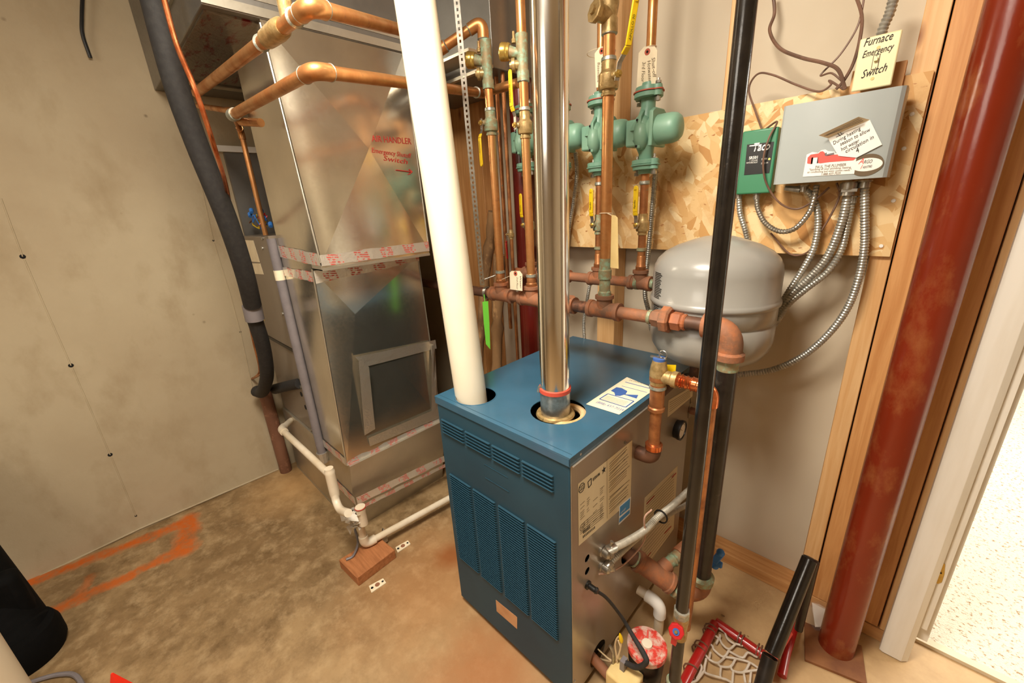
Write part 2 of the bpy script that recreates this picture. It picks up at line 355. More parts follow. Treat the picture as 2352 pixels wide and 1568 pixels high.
def thing(name,label,cat,loc,group=None):
    o=bpy.data.objects.new(name,None); COL.objects.link(o); o.location=loc; o.empty_display_size=.05
    return tag(o,label,cat,group)
def struct(name,mb,m,**k):
    o=mb.build(name,m,**k); o['kind']='structure'; return o
def copy_tree(o,parent=None,delta=None):
    c=o.copy(); COL.objects.link(c); c.parent=parent
    if delta is not None: c.location=Vector(o.location)+delta
    for ch in o.children: copy_tree(ch,c)
    return c
def text(parent,name,s,o,xd,yd,size,m,shear=0,align='LEFT',off=.0008,bold=0,fit=None):
    cu=bpy.data.curves.new(name,'FONT'); cu.body=s; cu.size=size; cu.shear=shear; cu.align_x=align; cu.offset=bold; cu.resolution_u=2
    t=bpy.data.objects.new(name,cu); COL.objects.link(t)
    dg=bpy.context.evaluated_depsgraph_get(); me=bpy.data.meshes.new_from_object(t.evaluated_get(dg)); bpy.data.objects.remove(t)
    if fit:
        k=fit/max(1e-6,max(v.co.x for v in me.vertices))
        for v in me.vertices: v.co.x*=k
    xd=Vector(xd).normalized(); yd=Vector(yd).normalized(); nn=xd.cross(yd).normalized(); o=Vector(o)+nn*off-(WO(parent) if parent else V(0,0,0))
    for v in me.vertices: v.co=o+xd*v.co.x+yd*v.co.y+nn*v.co.z
    me.materials.clear(); me.materials.append(M[m]); ob=bpy.data.objects.new(name,me); COL.objects.link(ob)
    if parent: ob.parent=parent
    return ob
def arc(p0,pc,p1,rad,n=6):
    p0,pc,p1=map(Vector,(p0,pc,p1)); a=(p0-pc).normalized(); b=(p1-pc).normalized(); out=[]
    A=pc+a*rad;B=pc+b*rad
    for i in range(n+1):
        t=i/n; out.append(A*(1-t)**2+pc*2*t*(1-t)+B*t*t)
    return out
def smooth(pts,k=8):
    pts=[Vector(p) for p in pts]; P=[pts[0]*2-pts[1]]+pts+[pts[-1]*2-pts[-2]]; out=[]
    for i in range(1,len(P)-2):
        for j in range(k):
            t=j/k; a,b,c,d=P[i-1],P[i],P[i+1],P[i+2]
            out.append(.5*((2*b)+(c-a)*t+(2*a-5*b+4*c-d)*t*t+(3*b-a-3*c+d)*t**3))
    return out+[pts[-1]]
def run(parent,pts,r,m,fm=None,er=1.22,ring='solder',name='pipe',er_len=2.0,rings=True):
    """straight pipes joined by elbow fittings, each its own part"""
    fm=fm or m; pts=[Vector(p) for p in pts]; E=r*er_len
    for i in range(len(pts)-1):
        a,b=pts[i],pts[i+1]; d=(b-a).normalized()
        a2=a+d*E*.9 if i else a; b2=b-d*E*.9 if i<len(pts)-2 else b
        MB().tube([a2,b2],r,20).build(name,m,parent)
    for i in range(1,len(pts)-1):
        pc=pts[i]; e=MB().tube([pc+(pts[i-1]-pc).normalized()*E*1.6]+arc(pts[i-1],pc,pts[i+1],E,7)+[pc+(pts[i+1]-pc).normalized()*E*1.6],r*er,20).build('elbow',fm,parent)
        if rings:
            mb=MB()
            for q in (pts[i-1],pts[i+1]):
                d=(q-pc).normalized(); mb.lathe(pc+d*E*1.55,d,[(0,r*er*.98),(r*.12,r*er*1.05),(r*.3,r*1.02)],20)
            mb.build('solder_ring',ring,e)
def spiral(pts,r,pitch,depth=.18,n=10,step=4):
    """armoured flexible conduit: radius rises and falls along the path"""
    pts=smooth(pts,10); L=[0]
    for i in range(1,len(pts)): L.append(L[-1]+(pts[i]-pts[i-1]).length)
    tot=L[-1]; N=int(tot/pitch)*step; out=[];rs=[];k=0
    for i in range(N+1):
        s=tot*i/N
        while k<len(L)-2 and L[k+1]<s: k+=1
        t=(s-L[k])/max(1e-9,L[k+1]-L[k]); out.append(pts[k].lerp(pts[k+1],t)); rs.append(r*(1-depth*(.5+.5*math.cos(2*math.pi*i/step))))
    return MB().tube(out,rs,n)
def plate_holes(outer,holes,n3,th,n=28):
    """flat plate with round holes: outer polygon + (centre,radius), given thickness"""
    bm=bmesh.new(); n3=Vector(n3).normalized(); u,w=frame(n3); ed=[]
    def loop(ps):
        vs=[bm.verts.new(p) for p in ps]; ed.extend(bm.edges.new((vs[i],vs[(i+1)%len(vs)])) for i in range(len(vs)))
    loop(outer)
    for c,r in holes: loop([Vector(c)+(u*math.cos(2*math.pi*i/n)+w*math.sin(2*math.pi*i/n))*r for i in range(n)])
    bmesh.ops.triangle_fill(bm,use_beauty=True,edges=ed,normal=n3)
    g=bmesh.ops.extrude_face_region(bm,geom=bm.faces[:]); bmesh.ops.translate(bm,verts=[v for v in g['geom'] if isinstance(v,bmesh.types.BMVert)],vec=-n3*th)
    bmesh.ops.recalc_face_normals(bm,faces=bm.faces[:]); bm.verts.index_update()
    mb=MB(); mb.v=[v.co.copy() for v in bm.verts]; mb.f=[tuple(v.index for v in f.verts) for f in bm.faces]; bm.free(); return mb

from mathutils.bvhtree import BVHTree
def drape(o,target,e=.0012):
    """lay a thin print onto another part's surface, looking along -X"""
    tv=[v.co+WO(target) for v in target.data.vertices]; t=BVHTree.FromPolygons(tv,[tuple(p.vertices) for p in target.data.polygons]); off=WO(o); xs=[v.co.x for v in o.data.vertices]; x0=min(xs)
    for v in o.data.vertices:
        p=v.co+off; h=t.ray_cast(V(p.x+.5,p.y,p.z),V(-1,0,0))
        if h[0]: v.co.x=h[0].x-off.x+e+(v.co.x-x0)
# ================================================================ SETTING
H=2.72
struct('floor',MB().box((-2.95,-3.2,-.1),(2.2,1.76,0)),'floor')
struct('floor_carpeted',MB().box((.05,1.765,-.1),(4.2,7.5,.012)),'carpet')
struct('trim_1',MB().box((.2,1.735,0),(1.35,1.765,.014)),'thresh')
wl=struct('wall_left',MB().box((-2.95,-3.2,0),(-2.81,2.0,H)),'concrete')
# form joints and tie holes of the poured wall
g=at(253,1044,x=-2.81)
for py0 in (.0,):
    for (px,py) in ((52,589),(163,839),(253,1044),(312,1184),(490,552),(552,762)):
        q=at(px,py,x=-2.81); rt_=.011 if px<300 else .006; MB().lathe(q+V(-.004,0,0),(1,0,0),[(0,rt_),(.0055,rt_*.9),(.0058,.003)],7).build('tie_hole','dark',wl)
def joint(ps):
    P=[at(a,b,x=-2.81) for a,b in ps]; MB().tube([p+V(-.001,0,0) for p in P],.0035,6).build('form_joint','concrete',wl)
joint([(2,455),(52,589)]); joint([(56,596),(108,716),(163,839)]); joint([(166,845),(210,945),(253,1044)]); joint([(256,1050),(312,1184)])
joint([(432,260),(452,380),(490,552)]); joint([(492,558),(530,680),(552,762),(582,900)])
MB().tube([at(30,1352,x=-2.808),at(320,1214,x=-2.808),at(640,1077,x=-2.808)],.006,6).build('floor_seam','concrete',wl)
struct('trim_2',MB().box((-2.81,.63,1.965),(-2.77,1.7,1.995)),'white')
struct('wall_left_insulation',MB().box((-2.81,.66,1.3),(-2.785,1.7,1.965)),'galv_dark')
wb=struct('wall_back',MB().box((-2.95,1.74,0),(.20,1.78,H)).box((.20,1.74,2.1),(1.45,1.78,H)).box((1.35,1.74,0),(2.2,1.78,2.1)),'drywall')
struct('wall_corner',MB().box((-2.81,1.66,0),(-2.2,1.74,H)),'concrete')
def stud(x0,x1,z0=.055,z1=H,y0=1.65,m='wood',nm='stud'):
    return MB().box((x0,y0,z0),(x1,1.739,z1)).build(nm,m,wb,bevel=.002,seg=1)
MB().box((-2.2,1.65,0),(.235,1.739,.053)).build('bottom_plate','plate',wb,bevel=.002,seg=1)
stud(-2.04,-1.90,m='wood2'); stud(-1.895,-1.80,m='wood2')
stud(at(1203,700,y=1.65).x-.03,at(1245,700,y=1.65).x+.01,m='wood2')
sx=at(1371,762,y=1.65).x; stud(sx,at(1410,762,y=1.65).x)
sx=at(1662,200,y=1.65).x; stud(sx,at(1677,200,y=1.65).x,z0=1.4)
stud(-.088,-.038); stud(-.034,.035,y0=1.652,m='wood2')
stud(.038,.165,y0=1.655,m='wood2'); stud(.169,.2,y0=1.652,m='wood')
struct('ceiling',MB().box((-2.95,-3.2,H),(2.2,1.78,H+.1)),'drywall')
struct('wall_front',MB().box((-2.95,-3.3,0),(2.2,-3.2,H)),'drywall')
struct('wall_right',MB().box((2.2,-3.2,0),(2.3,1.78,H)),'drywall')
struct('wall_carpet_room_back',MB().box((.05,7.5,0),(4.2,7.6,H)),'white')
struct('wall_carpet_room_left',MB().box((-.02,1.79,0),(.05,7.6,H)),'white')
struct('wall_carpet_room_right',MB().box((4.2,1.79,0),(4.3,7.6,H)),'white')
struct('ceiling_carpet_room',MB().box((-.02,1.78,H),(4.3,7.6,H+.1)),'white')
# door casing and jamb
cs=struct('door_1',MB().prism([(.181,1.612,.004),(.181,1.633,.004),(.256,1.633,.004),(.256,1.622,.004),(.24,1.607,.004),(.19,1.607,.004)],(0,0,2.16)),'casing',bevel=.001)
jb=MB().box((.205,1.634,.16),(.274,1.66,2.14)).box((.205,1.66,.09),(.288,1.765,2.1)).build('jamb','casing',cs)
hp=[at(2158,1292,y=1.6335),at(2165,1290,y=1.6335),at(2171,1296,y=1.6335),at(2169,1318,y=1.6335),at(2163,1336,y=1.6335),at(2154,1340,y=1.6335),at(2149,1336,y=1.6335)]
MB().prism(hp,(0,-.0015,0)).build('strike_plate','brass_bright',cs,flat=True,label='brass strike plate')
qq=at(2161,1316,y=1.63); MB().lathe(qq,(0,-1,0),[(0,.0025),(.0012,.002)],8).build('screw','dark',cs)
# OSB backer board screwed to the studs
ob=struct('wall_back_strand_board',MB().box((-1.5,1.636,1.398),(-.042,1.649,1.872)),'osb')
# ================================================================ RED COLUMN (right)
rc=thing('steel_column','thick rusty-red primed steel column standing beside the white door casing','column',(.066,1.518,0))
cx,cy=.066,1.518
MB().lathe((cx,cy,.011),(0,0,1),[(0,.0525),(.004,.052),(H-.03,.052)],48).build('post','redcol',rc)
MB().prism([V(q.x,q.y,0) for q in (at(1848,1427,z=.011),at(1849,1513,z=.011),at(1992,1572,z=.011),at(1979,1482,z=.011))],(0,0,.011)).build('base_plate','rustplate',rc,bevel=.001)
MB().box((-.01,1.44,H-.02),(.14,1.6,H)).build('top_plate','rust',rc)
# ================================================================ BOILER
bx0,bx1,by0,by1,bz=-1.118,-.5385,.723,1.55,.978
bo=thing('boiler','blue front-louvred gas boiler with grey side jacket in the middle of the floor','boiler',((bx0+bx1)/2,(by0+by1)/2,0))
hA=(at(1093,909,z=bz),.072); hF=(V(-.715,.905,bz),.088)
MB().box((bx0+.02,by0+.03,.04),(bx1-.035,by1-.02,bz-.07)).build('inner_block','dark',bo)
tp=plate_holes([(bx0-.004,by0-.004,bz),(bx1+.006,by0-.004,bz),(bx1+.006,by1,bz),(bx0-.004,by1,bz)],[hA,hF],(0,0,1),.003)
tp.box((bx1+.003,by0-.004,bz-.026),(bx1+.006,by1,bz-.003)); tp.box((bx0-.004,by0-.004,bz-.012),(bx0-.001,by1,bz-.003))
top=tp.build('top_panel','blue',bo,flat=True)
MB().torus(hA[0],(0,0,1),hA[1],.0022,40).build('hole_rim','blue',top)
MB().box((bx0+.001,by0+.012,bz-.0005),(bx1,by0+.0132,bz+.0006)).build('seam','bluef',top)
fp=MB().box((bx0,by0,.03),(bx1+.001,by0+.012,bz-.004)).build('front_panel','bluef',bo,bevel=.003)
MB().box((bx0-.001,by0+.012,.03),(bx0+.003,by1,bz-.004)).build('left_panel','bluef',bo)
MB().box((bx0,by1-.01,.03),(bx1-.004,by1,bz-.004)).build('back_panel','greyside',bo)
MB().box((bx0+.03,by0+.04,0),(bx1-.03,by1-.04,.04)).build('base','black',bo)
MB().box((bx1-.004,by0+.001,.03),(bx1+.002,by0+.014,bz-.03)).build('corner_post','bluef',bo)
# folded lip under the front edge of the lid
MB().box((bx0-.004,by0-.004,bz-.028),(bx1+.006,by0-.0015,bz-.003)).build('lid_lip','blue',bo,bevel=.001)
# louvres: four short banks on top, four tall banks below (alike pieces share one mesh)
def louvre_mesh(w,h):
    d=.0075
    return MB().add([(0,0,0),(w,0,0),(w,0,h),(0,0,h),(.004,-d*.25,-h*.05),(w-.004,-d*.25,-h*.05),(w-.003,-d,h*.92),(.003,-d,h*.92)],[(0,1,5,4),(4,5,6,7),(1,2,6,5),(3,0,4,7),(2,3,7,6)])
def bank(xs,z0,z1,n,nm):
    for (xa,xb) in xs:
        me=None; h=(z1-z0)/n
        for k in range(n):
            z=z0+k*h
            if me is None:
                o=louvre_mesh(xb-xa,h*.74).build(nm,'bluef',fp,flat=True); me=o.data
                for v in me.vertices: v.co+=WO(fp)
            else:
                o=bpy.data.objects.new(nm,me); COL.objects.link(o); o.parent=fp
            o.location=V(xa,by0-.0002,z)-WO(fp)
ux=[(at(a,b,y=by0).x,at(c,d,y=by0).x) for a,b,c,d in ((1015,962,1065,986),(1069,988,1126,1014),(1130,1017,1194,1047),(1199,1050,1272,1090))]
zt=at(1015,959,y=by0).z; bank(ux,zt-.062,zt,5,'louvre')
lx=[(at(a,b,y=by0).x,at(c,d,y=by0).x) for a,b,c,d in ((1034,1087,1082,1117),(1087,1120,1138,1152),(1145,1157,1205,1195),(1211,1200,1278,1241))]
zt2=at(1210,1199,y=by0).z; zb2=at(1288,1475,y=by0).z; bank(lx,zb2,zt2,40,'louvre')
def emb(px0,py0,px1,py1):
    a=at(px0,py0,y=by0); b=at(px1,py1,y=by0); return a,b
a,b=at(1112,1065,y=by0),at(1167,1105,y=by0); zc=at(1114,1097,y=by0).z
MB().box((a.x,by0-.0015,zc),(b.x,by0,zc+.003)).box((a.x,by0-.0012,a.z-.002),(b.x,by0,a.z)).build('embossed_panel','bluef',fp)
MB().prism([at(1139,1377,y=by0-.0002),at(1188,1417,y=by0-.0002),at(1188,1444,y=by0-.0002),at(1141,1403,y=by0-.0002)],(0,-.0006,0)).build('serial_sticker',mat('tan_sticker','#C99A70','#BF8C62',rough=.6),fp,flat=True,label='small tan sticker near the base')
# grey jacket on the right with openings
X=bx1
def sp(px,py,dx=0): return at(px,py,x=X+dx)
h1,h2,h3,h4,h5,h6=sp(1349,1282),sp(1349,1311),sp(1441,1268),sp(1586,942),V(X,.88,.08),sp(1372,1320)
op=[(X,by0+.003,.03),(X,by1,.03),(X,by1,bz-.012),(X,by0+.003,bz-.012)]
sj=plate_holes(op,[(h1,.0125),(h2,.0125),(h3,.043),(h4,.035),(h5,.048)],(1,0,0),.002)
sj=sj.build('side_jacket','greyside',bo,flat=True)
MB().ob((X,by0+.004,bz-.03),(.001,by1-by0-.01,0),(.012,0,-.0),(0,0,.003)).build('jacket_top_flange','greyside',sj)
MB().box((X,by0+.003,.03),(X+.003,by0+.03,bz-.03)).build('jacket_front_flange','greyside',sj,bevel=.001)
for px,py in ((1330,1041),(1435,1016),(1318,1562)):
    q=sp(px,py); MB().lathe(q,(1,0,0),[(0,.0065),(.0015,.0065),(.0017,.0045),(.006,.0042),(.0062,.002)],6).build('hex_screw','steel',sj)
q=[sp(1397,1003),sp(1401,1005),sp(1408,995),sp(1404,993)]; MB().prism(q,(.0008,0,0)).build('slot','dark',sj,flat=True)
# labels printed on the jacket
def quad(parent,nm,pts,m,lab=None,th=.0006,dx=.0003,**pl):
    P=[at(a,b,x=X+dx) for a,b in pts]; return MB().prism(P,(th,0,0)).build(nm,m,parent,flat=True,label=lab)
rl=quad(sj,'rating_label',[(1327,1111),(1452,1010),(1448,1149),(1329,1253)],'glassy','large cream rating label full of small print')
def P3(px,py,e=.0012): return at(px,py,x=X+e)
def inl(parent,nm,lines,m,w=.0022):
    mb=MB()
    for (a,b,c,d) in lines:
        p,q=P3(a,b),P3(c,d); dz=V(0,0,w/2); mb.prism([p-dz,q-dz,q+dz,p+dz],(.0002,0,0))
    return mb.build(nm,m,parent,flat=True)
L=[];rnd=random.Random(3)
for k in range(15):   # left column of print
    y0=1160+k*4.8
    for (a,b) in ((1333,1345),(1348,1356),(1362,1374),(1378,1388)):
        if rnd.random()<.62: L.append((a,y0-(a-1333)*.82+ (0),b-rnd.random()*4,y0-(b-1333)*.82))
for k in range(6):
    y0=1206+k*5; L.append((1340,y0-6,1386,y0-44))
inl(rl,'fine_print',L,'inkbrown',.0016)
L=[]
for k in range(22):
    y0=1066+k*5.4
    if k in (13,): continue
    L.append((1398+rnd.random()*3,y0,1446-rnd.random()*10,y0-40))
inl(rl,'dense_print',L,'inkbrown',.0017)
inl(rl,'column_rule',[(1394,1052,1395,1190)],'inkbrown',.001)
mb=MB(); a=P3(1394,1055);b=P3(1394.6,1190); mb.prism([a,a+V(0,.001,0),b+V(0,.001,0),b],(.0002,0,0)); mb.build('vertical_rule','inkbrown',rl,flat=True)
yd=(0,0,1); 
text(rl,'logo_lettering','BURNHAM',P3(1361,1105),(0,1,0),yd,.015,'ink',bold=.0003,fit=(P3(1377,1093)-P3(1361,1105)).length)
sh=[P3(1350,1107),P3(1358,1098),P3(1358,1112),P3(1352,1120)]
mb=MB()
for i in range(4):
    mb.tube([sh[i],sh[(i+1)%4]],.0012,6)
mb.build('shield_mark','ink',rl)
c=P3(1336,1120); mb=MB().torus(c,(1,0,0),.014,.001,24,5)
for dz in (-.006,.006): mb.tube([c+V(0,-.0125,dz),c+V(0,.0125,dz)],.0008,5)
mb.build('round_emblem','ink',rl); text(rl,'emblem_letters','I=B=R',c+V(0,-.011,-.003),(0,1,0),yd,.009,'ink',fit=.022)
c=P3(1337,1210); MB().torus(c,(1,0,0),.011,.0007,24,5).build('round_mark','inkbrown',rl); text(rl,'mark_letter','H',c+V(0,-.004,-.004),(0,1,0),yd,.011,'inkbrown')
mb=MB(); c=P3(1387,1079); st=[c+V(0,math.cos(math.pi/2+i*math.pi/5)*(.013 if i%2==0 else .005),math.sin(math.pi/2+i*math.pi/5)*(.013 if i%2==0 else .005)) for i in range(10)]
mb.prism(st,(.0003,0,0)); mb.build('star_mark','ink',rl,flat=True)
mb=MB()
for row,(ax,ay,bx_,by_) in enumerate(((1339,1225,1356,1211),(1339,1236,1368,1212))):
    for k in range(9 if row else 6):
        t=k/(9 if row else 6); p=P3(ax+(bx_-ax)*t,ay+(by_-ay)*t); mb.prism([p,p+V(0,.0035,0),p+V(0,.0035,.009),p+V(0,0,.009)],(.0003,0,0))
mb.build('serial_stamps','ink',rl,flat=True)
es=quad(sj,'efficiency_sticker',[(1422,1163),(1449,1140),(1447,1180),(1421,1205)],'white','blue and white energy sticker',dx=.0012)
quad(es,'blue_field',[(1424,1164),(1447,1144),(1446,1166),(1423,1185)],'bluestick',dx=.0019)
text(es,'energy_script','energy',P3(1425,1180,.0027),(0,1,0),yd,.012,'white',shear=.4)
quad(es,'blue_strip',[(1423,1190),(1446,1170),(1446,1178),(1422,1200)],'bluestick',dx=.0019)
l2=quad(sj,'warning_sheet',[(1481,1142),(1556,1069),(1547,1214),(1470,1322)],'glassy','tall cream instruction sheet with red headings')
L=[];y0=1150
for k in range(12): L.append((1484,1152+k*6,1548,1087+k*6.2))
inl(l2,'fine_print',L,'inkbrown',.0014)
L=[]
for k in range(9): L.append((1480,1240+k*8,1538,1174+k*7))
inl(l2,'lower_print',L,'inkbrown',.0014)
inl(l2,'red_headings',[(1485,1157,1503,1138),(1543,1096,1553,1086),(1483,1222,1503,1202),(1526,1225,1542,1208),(1487,1278,1495,1268)],'inkred',.007)
l3=quad(sj,'upper_label',[(1535,919),(1592,885),(1590,910),(1533,958)],'glassy')
inl(l3,'fine_print',[(1538,925+k*5,1585,896+k*3.4) for k in range(5)],'inkbrown',.0014)
# gauge
q=sp(1553,984); gd=thing('pressure_gauge','round white-faced pressure gauge with black rim on the boiler side','gauge',q)
MB().lathe(q,(1,0,0),[(0,.036),(.012,.038),(.015,.040),(.026,.040),(.027,.033),(.020,.032)],36).build('case','black',gd)
fc=MB().lathe(q+V(.020,0,0),(1,0,0),[(0,.0325),(.003,.0325)],36).build('dial','white',gd)
mb=MB()
for i in range(21):
    a=math.radians(225-i*13.5); p=q+V(.0234,math.cos(a)*.027,math.sin(a)*.027); mb.cbox(p,(.0003,.0006,.002),Matrix.Rotation(a-math.pi/2,3,'X'))
mb.build('tick_marks','inkbrown',fc); MB().tube([q+V(.0242,0,0),q+V(.0242,-.014,.012)],.0009,6).build('needle','inkbrown',gd)
q=h4; MB().lathe(q+V(-.03,0,0),(1,0,0),[(0,.015),(.09,.015)],20).build('aquastat_bushing','rust',bo)
# loose sheet on the lid
def lidp(a,b): return at(a,b,z=bz+.0015)
sh=MB().prism([lidp(1346,928),lidp(1422,952),lidp(1505,893),lidp(1440,866)],(0,0,.0006)).build('instruction_sheet','paper')
tag(sh,'cream service sheet with blue figure lying on the blue boiler lid','sheet'); 
Zs=bz+.0024
def lp(a,b): return at(a,b,z=Zs)
def band(pts,wd,nm,m='inkblue'):
    mb=MB()
    for i in range(len(pts)-1):
        p,q=lp(*pts[i]),lp(*pts[i+1]); d=(q-p).normalized(); s=V(-d.y,d.x,0)*wd/2; mb.prism([p-s,q-s,q+s,p+s],(0,0,.0002))
    return mb.build(nm,m,sh,flat=True)
band([(1377,916),(1396,904),(1456,921),(1437,935),(1377,916)],.004,'lower_frame')
band([(1436,877),(1497,893)],.004,'upper_rule'); band([(1428,886),(1486,901)],.0025,'second_rule')
MB().prism([lp(a,b) for a,b in ((1403,897),(1416,889),(1428,891),(1441,898),(1437,905),(1424,909),(1413,908),(1411,901))],(0,0,.0003)).build('figure_print','inkblue',sh,flat=True)
MB().prism([lp(a,b) for a,b in ((1430,905),(1466,907),(1462,915),(1440,908))],(0,0,.0003)).build('badge_print','inkblue',sh,flat=True)
xd=(lp(1456,921)-lp(1377,916)).normalized(); xd=(lp(1437,936)-lp(1377,917)).normalized(); ydd=V(-xd.y,xd.x,0)
text(sh,'phone_number','(888)-437-7039',lp(1368,924),xd,ydd,.020,'inkblue',off=.0001,fit=(lp(1431,943)-lp(1368,924)).length)
text(sh,'heading','24 HOUR SERVICE',lp(1444,873),xd,ydd,.012,'inkbrown',off=.0001,fit=.10)
for k in range(5): 
    a=(1393-k*3.2,909+k*2.2); band([a,(a[0]+50,a[1]+14.5)],.0012,'fine_print','inkbrown')
# ================================================================ VENT PIPES
b0=V(hA[0].x-.012,hA[0].y-.012,.9); b0=at(1081,903,z=bz); t0=at(953,0,y=b0.y-.02); d=(t0-b0).normalized()
pv=MB().tube([b0-d*.06,t0+d*.35],.0555,48).build('vent_pipe','pvc_big'); tag(pv,'fat cream plastic vent pipe rising from the front-left hole of the boiler','pipe')
b1=V(-.722,.9,bz); zt=2.45; t1=at(1261,0,y=.895); d1=(t1-b1).normalized()
fl=thing('flue_pipe','shiny stainless steel flue pipe rising from the middle of the boiler lid','pipe',b1)
MB().tube([b1+d1*.078,t1+d1*.45],.0455,48).build('pipe','flue',fl)
MB().tube([b1-d1*.05,b1+d1*.080],.0468,40).build('adaptor_sleeve','steel',fl)
MB().torus(b1+V(0,0,-.012),(0,0,1),.053,.009,40).build('collar','brass',fl)
cl=MB().lathe(b1+d1*.07,d1,[(0,.0485),(.001,.0497),(.013,.0497),(.014,.0485)],40).build('clamp','red_orange',fl,label='orange sealed hose clamp')
q=b1+d1*.077-CR*.051; MB().lathe(q+V(0,0,-.012),(.3,0,1),[(0,.006),(.02,.006)],8).build('clamp_screw','steel',cl)
MB().torus(b1+V(.02,.02,-.02),(0,0,1),.062,.012,30).build('insulation_ring','insul',fl)
# ================================================================ DUCTWORK
dk=thing('main_duct','dull steel main duct trunk under the ceiling against the concrete wall','duct',(-2.2,.9,2.23))
TX=-1.685
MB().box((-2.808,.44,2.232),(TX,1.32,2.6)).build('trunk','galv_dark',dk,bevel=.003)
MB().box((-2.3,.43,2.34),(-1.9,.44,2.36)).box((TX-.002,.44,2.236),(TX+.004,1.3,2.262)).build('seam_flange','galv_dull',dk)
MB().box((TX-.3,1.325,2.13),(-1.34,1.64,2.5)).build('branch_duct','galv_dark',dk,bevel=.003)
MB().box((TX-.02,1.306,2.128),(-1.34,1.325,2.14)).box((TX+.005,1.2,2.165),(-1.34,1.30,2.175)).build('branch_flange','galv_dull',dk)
MB().box((-2.5,.45,2.226),(-1.72,.80,2.232)).build('printed_tape','tapedark',dk,label='dull tape smeared with red print')
MB().ob((-2.60,.50,2.224),(.05,0,0),(0,.42,0),(0,0,.007)).build('foil_strip','foil',dk)
MB().box((TX,.44,2.28),(TX+.002,1.2,2.30)).build('side_seam','galv_dull',dk)
# return drop: two tapered sections, lid of each face cross-broken
Y0=.6
def c3(px,py,y=Y0): return at(px,py,y=y)
tA=c3(612,118); tA.z=2.228; bA=c3(737,604); bA2=c3(722,640); e1=c3(795,1062); xl=-2.035
def ybk(px,py,x): return at(px,py,x=x).y
yb0=ybk(940,240,tA.x); yb1=ybk(985,572,bA.x); yb2=ybk(1012,900,-1.75)
rd=thing('return_duct','tall bright sheet-steel return air duct with cross-broken panels and red-printed foil tape','duct',(-1.85,.95,0))
def hexa(lo,hi,xl,y0,name,m,parent):
    """lo/hi = (x_right, y_back, z)"""
    (xr0,yb_0,z0),(xr1,yb_1,z1)=lo,hi
    P=[(xl,y0,z0),(xr0,y0,z0),(xr0,yb_0,z0),(xl,yb_0,z0),(xl,y0,z1),(xr1,y0,z1),(xr1,yb_1,z1),(xl,yb_1,z1)]
    return MB().add(P,[(3,2,1,0),(4,5,6,7),(0,1,5,4),(1,2,6,5),(2,3,7,6),(3,0,4,7)]).build(name,m,parent,flat=True)
ZB=.455
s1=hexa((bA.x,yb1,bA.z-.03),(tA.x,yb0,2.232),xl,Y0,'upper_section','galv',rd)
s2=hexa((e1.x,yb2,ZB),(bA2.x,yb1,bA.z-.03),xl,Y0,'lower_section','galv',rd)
def xface(lo,hi,y0,apx,push,nm,parent):
    (xr0,yb_0,z0),(xr1,yb_1,z1)=lo,hi; e=.0015
    A=V(xr0+e,y0+.004,z0);B=V(xr0+e,yb_0-.004,z0);C=V(xr1+e,yb_1-.004,z1);D=V(xr1+e,y0+.004,z1)
    xm=(xr0+xr1)/2; Cn=at(*apx,x=xm); f=(Cn.z-z0)/(z1-z0); Cn=at(*apx,x=xr0+(xr1-xr0)*f); Cn.x+=push
    return MB().add([A,B,C,D,Cn],[(0,1,4),(1,2,4),(2,3,4),(3,0,4)]).build(nm,'galv',parent,flat=True)
FU=xface((bA.x,yb1,bA.z),(tA.x,yb0,2.228),Y0,(840,344),.026,'cross_broken_face',s1)
FL=xface((e1.x,yb2,.46),(bA2.x,yb1,bA.z-.04),Y0,(812,720),.015,'cross_broken_face',s2)
# bright corner bead
MB().tube([V(tA.x,Y0-.001,2.22),V(bA.x,Y0-.001,bA.z)],.004,8).build('corner_bead','galv_dull',s1)
MB().tube([V(bA2.x,Y0-.001,bA.z-.03),V(e1.x,Y0-.001,ZB)],.0035,8).build('corner_bead','galv_dull',s2)
MB().tube([V(tA.x,yb0,2.2),V(bA.x,yb1,bA.z)],.004,8).build('rear_bead','galv_dull',s1)
MB().tube([V(bA2.x,yb1,bA.z-.03),V(e1.x,yb2,ZB)],.0035,8).build('rear_bead','galv_dull',s2)
# base box under return drop and air handler
cb=at(816,1214,z=0); by=.607; bxr=-1.845
hb=thing('duct_base','low sheet-steel base box on the concrete floor under the duct and cabinet','duct',(-2.3,.9,0))
hexa((-1.875,yb2+.02,0.0),(e1.x+.02,yb2+.01,ZB-.005),-2.735,by,'box','galv_dull',hb)
MB().box((-2.735,by-.002,.0),(-1.88,by,.012)).build('hem','galv_dull',hb)
# duct tapes
def strip(parent,ps,w,m,nm='foil_tape',e=.0025,nrm=(1,0,0),seg=14,jag=.002):
    """crinkled tape band along points p->q on a face, width measured along z"""
    p,q=map(Vector,ps); n=Vector(nrm).normalized(); mb=MB(); vs=[]
    for i in range(seg+1):
        c=p.lerp(q,i/seg)+n*(e+random.uniform(0,.0015)); a=w/2+random.uniform(-jag,jag); b=w/2+random.uniform(-jag,jag)
        vs+=[c-V(0,0,a),c+V(0,0,b)]
    return mb.add(vs,[(2*i,2*i+2,2*i+3,2*i+1) for i in range(seg)]).build(nm,m,parent,flat=True)
def fx(px,py,x): return at(px,py,x=x)
zt_=bA.z
strip(s1,(V(bA.x,Y0,zt_+.008),V(bA.x,yb1,zt_+.012)),.042,'tape'); strip(s2,(V(bA2.x+.004,Y0,zt_-.062),V(bA2.x+.006,yb1,zt_-.035)),.05,'tape')
strip(s1,(V(xl,Y0,zt_+.03),V(bA.x,Y0,zt_+.01)),.05,'tape',nrm=(0,-1,0)); strip(s2,(V(xl,Y0,zt_-.06),V(bA2.x,Y0,zt_-.06)),.04,'tape',nrm=(0,-1,0))
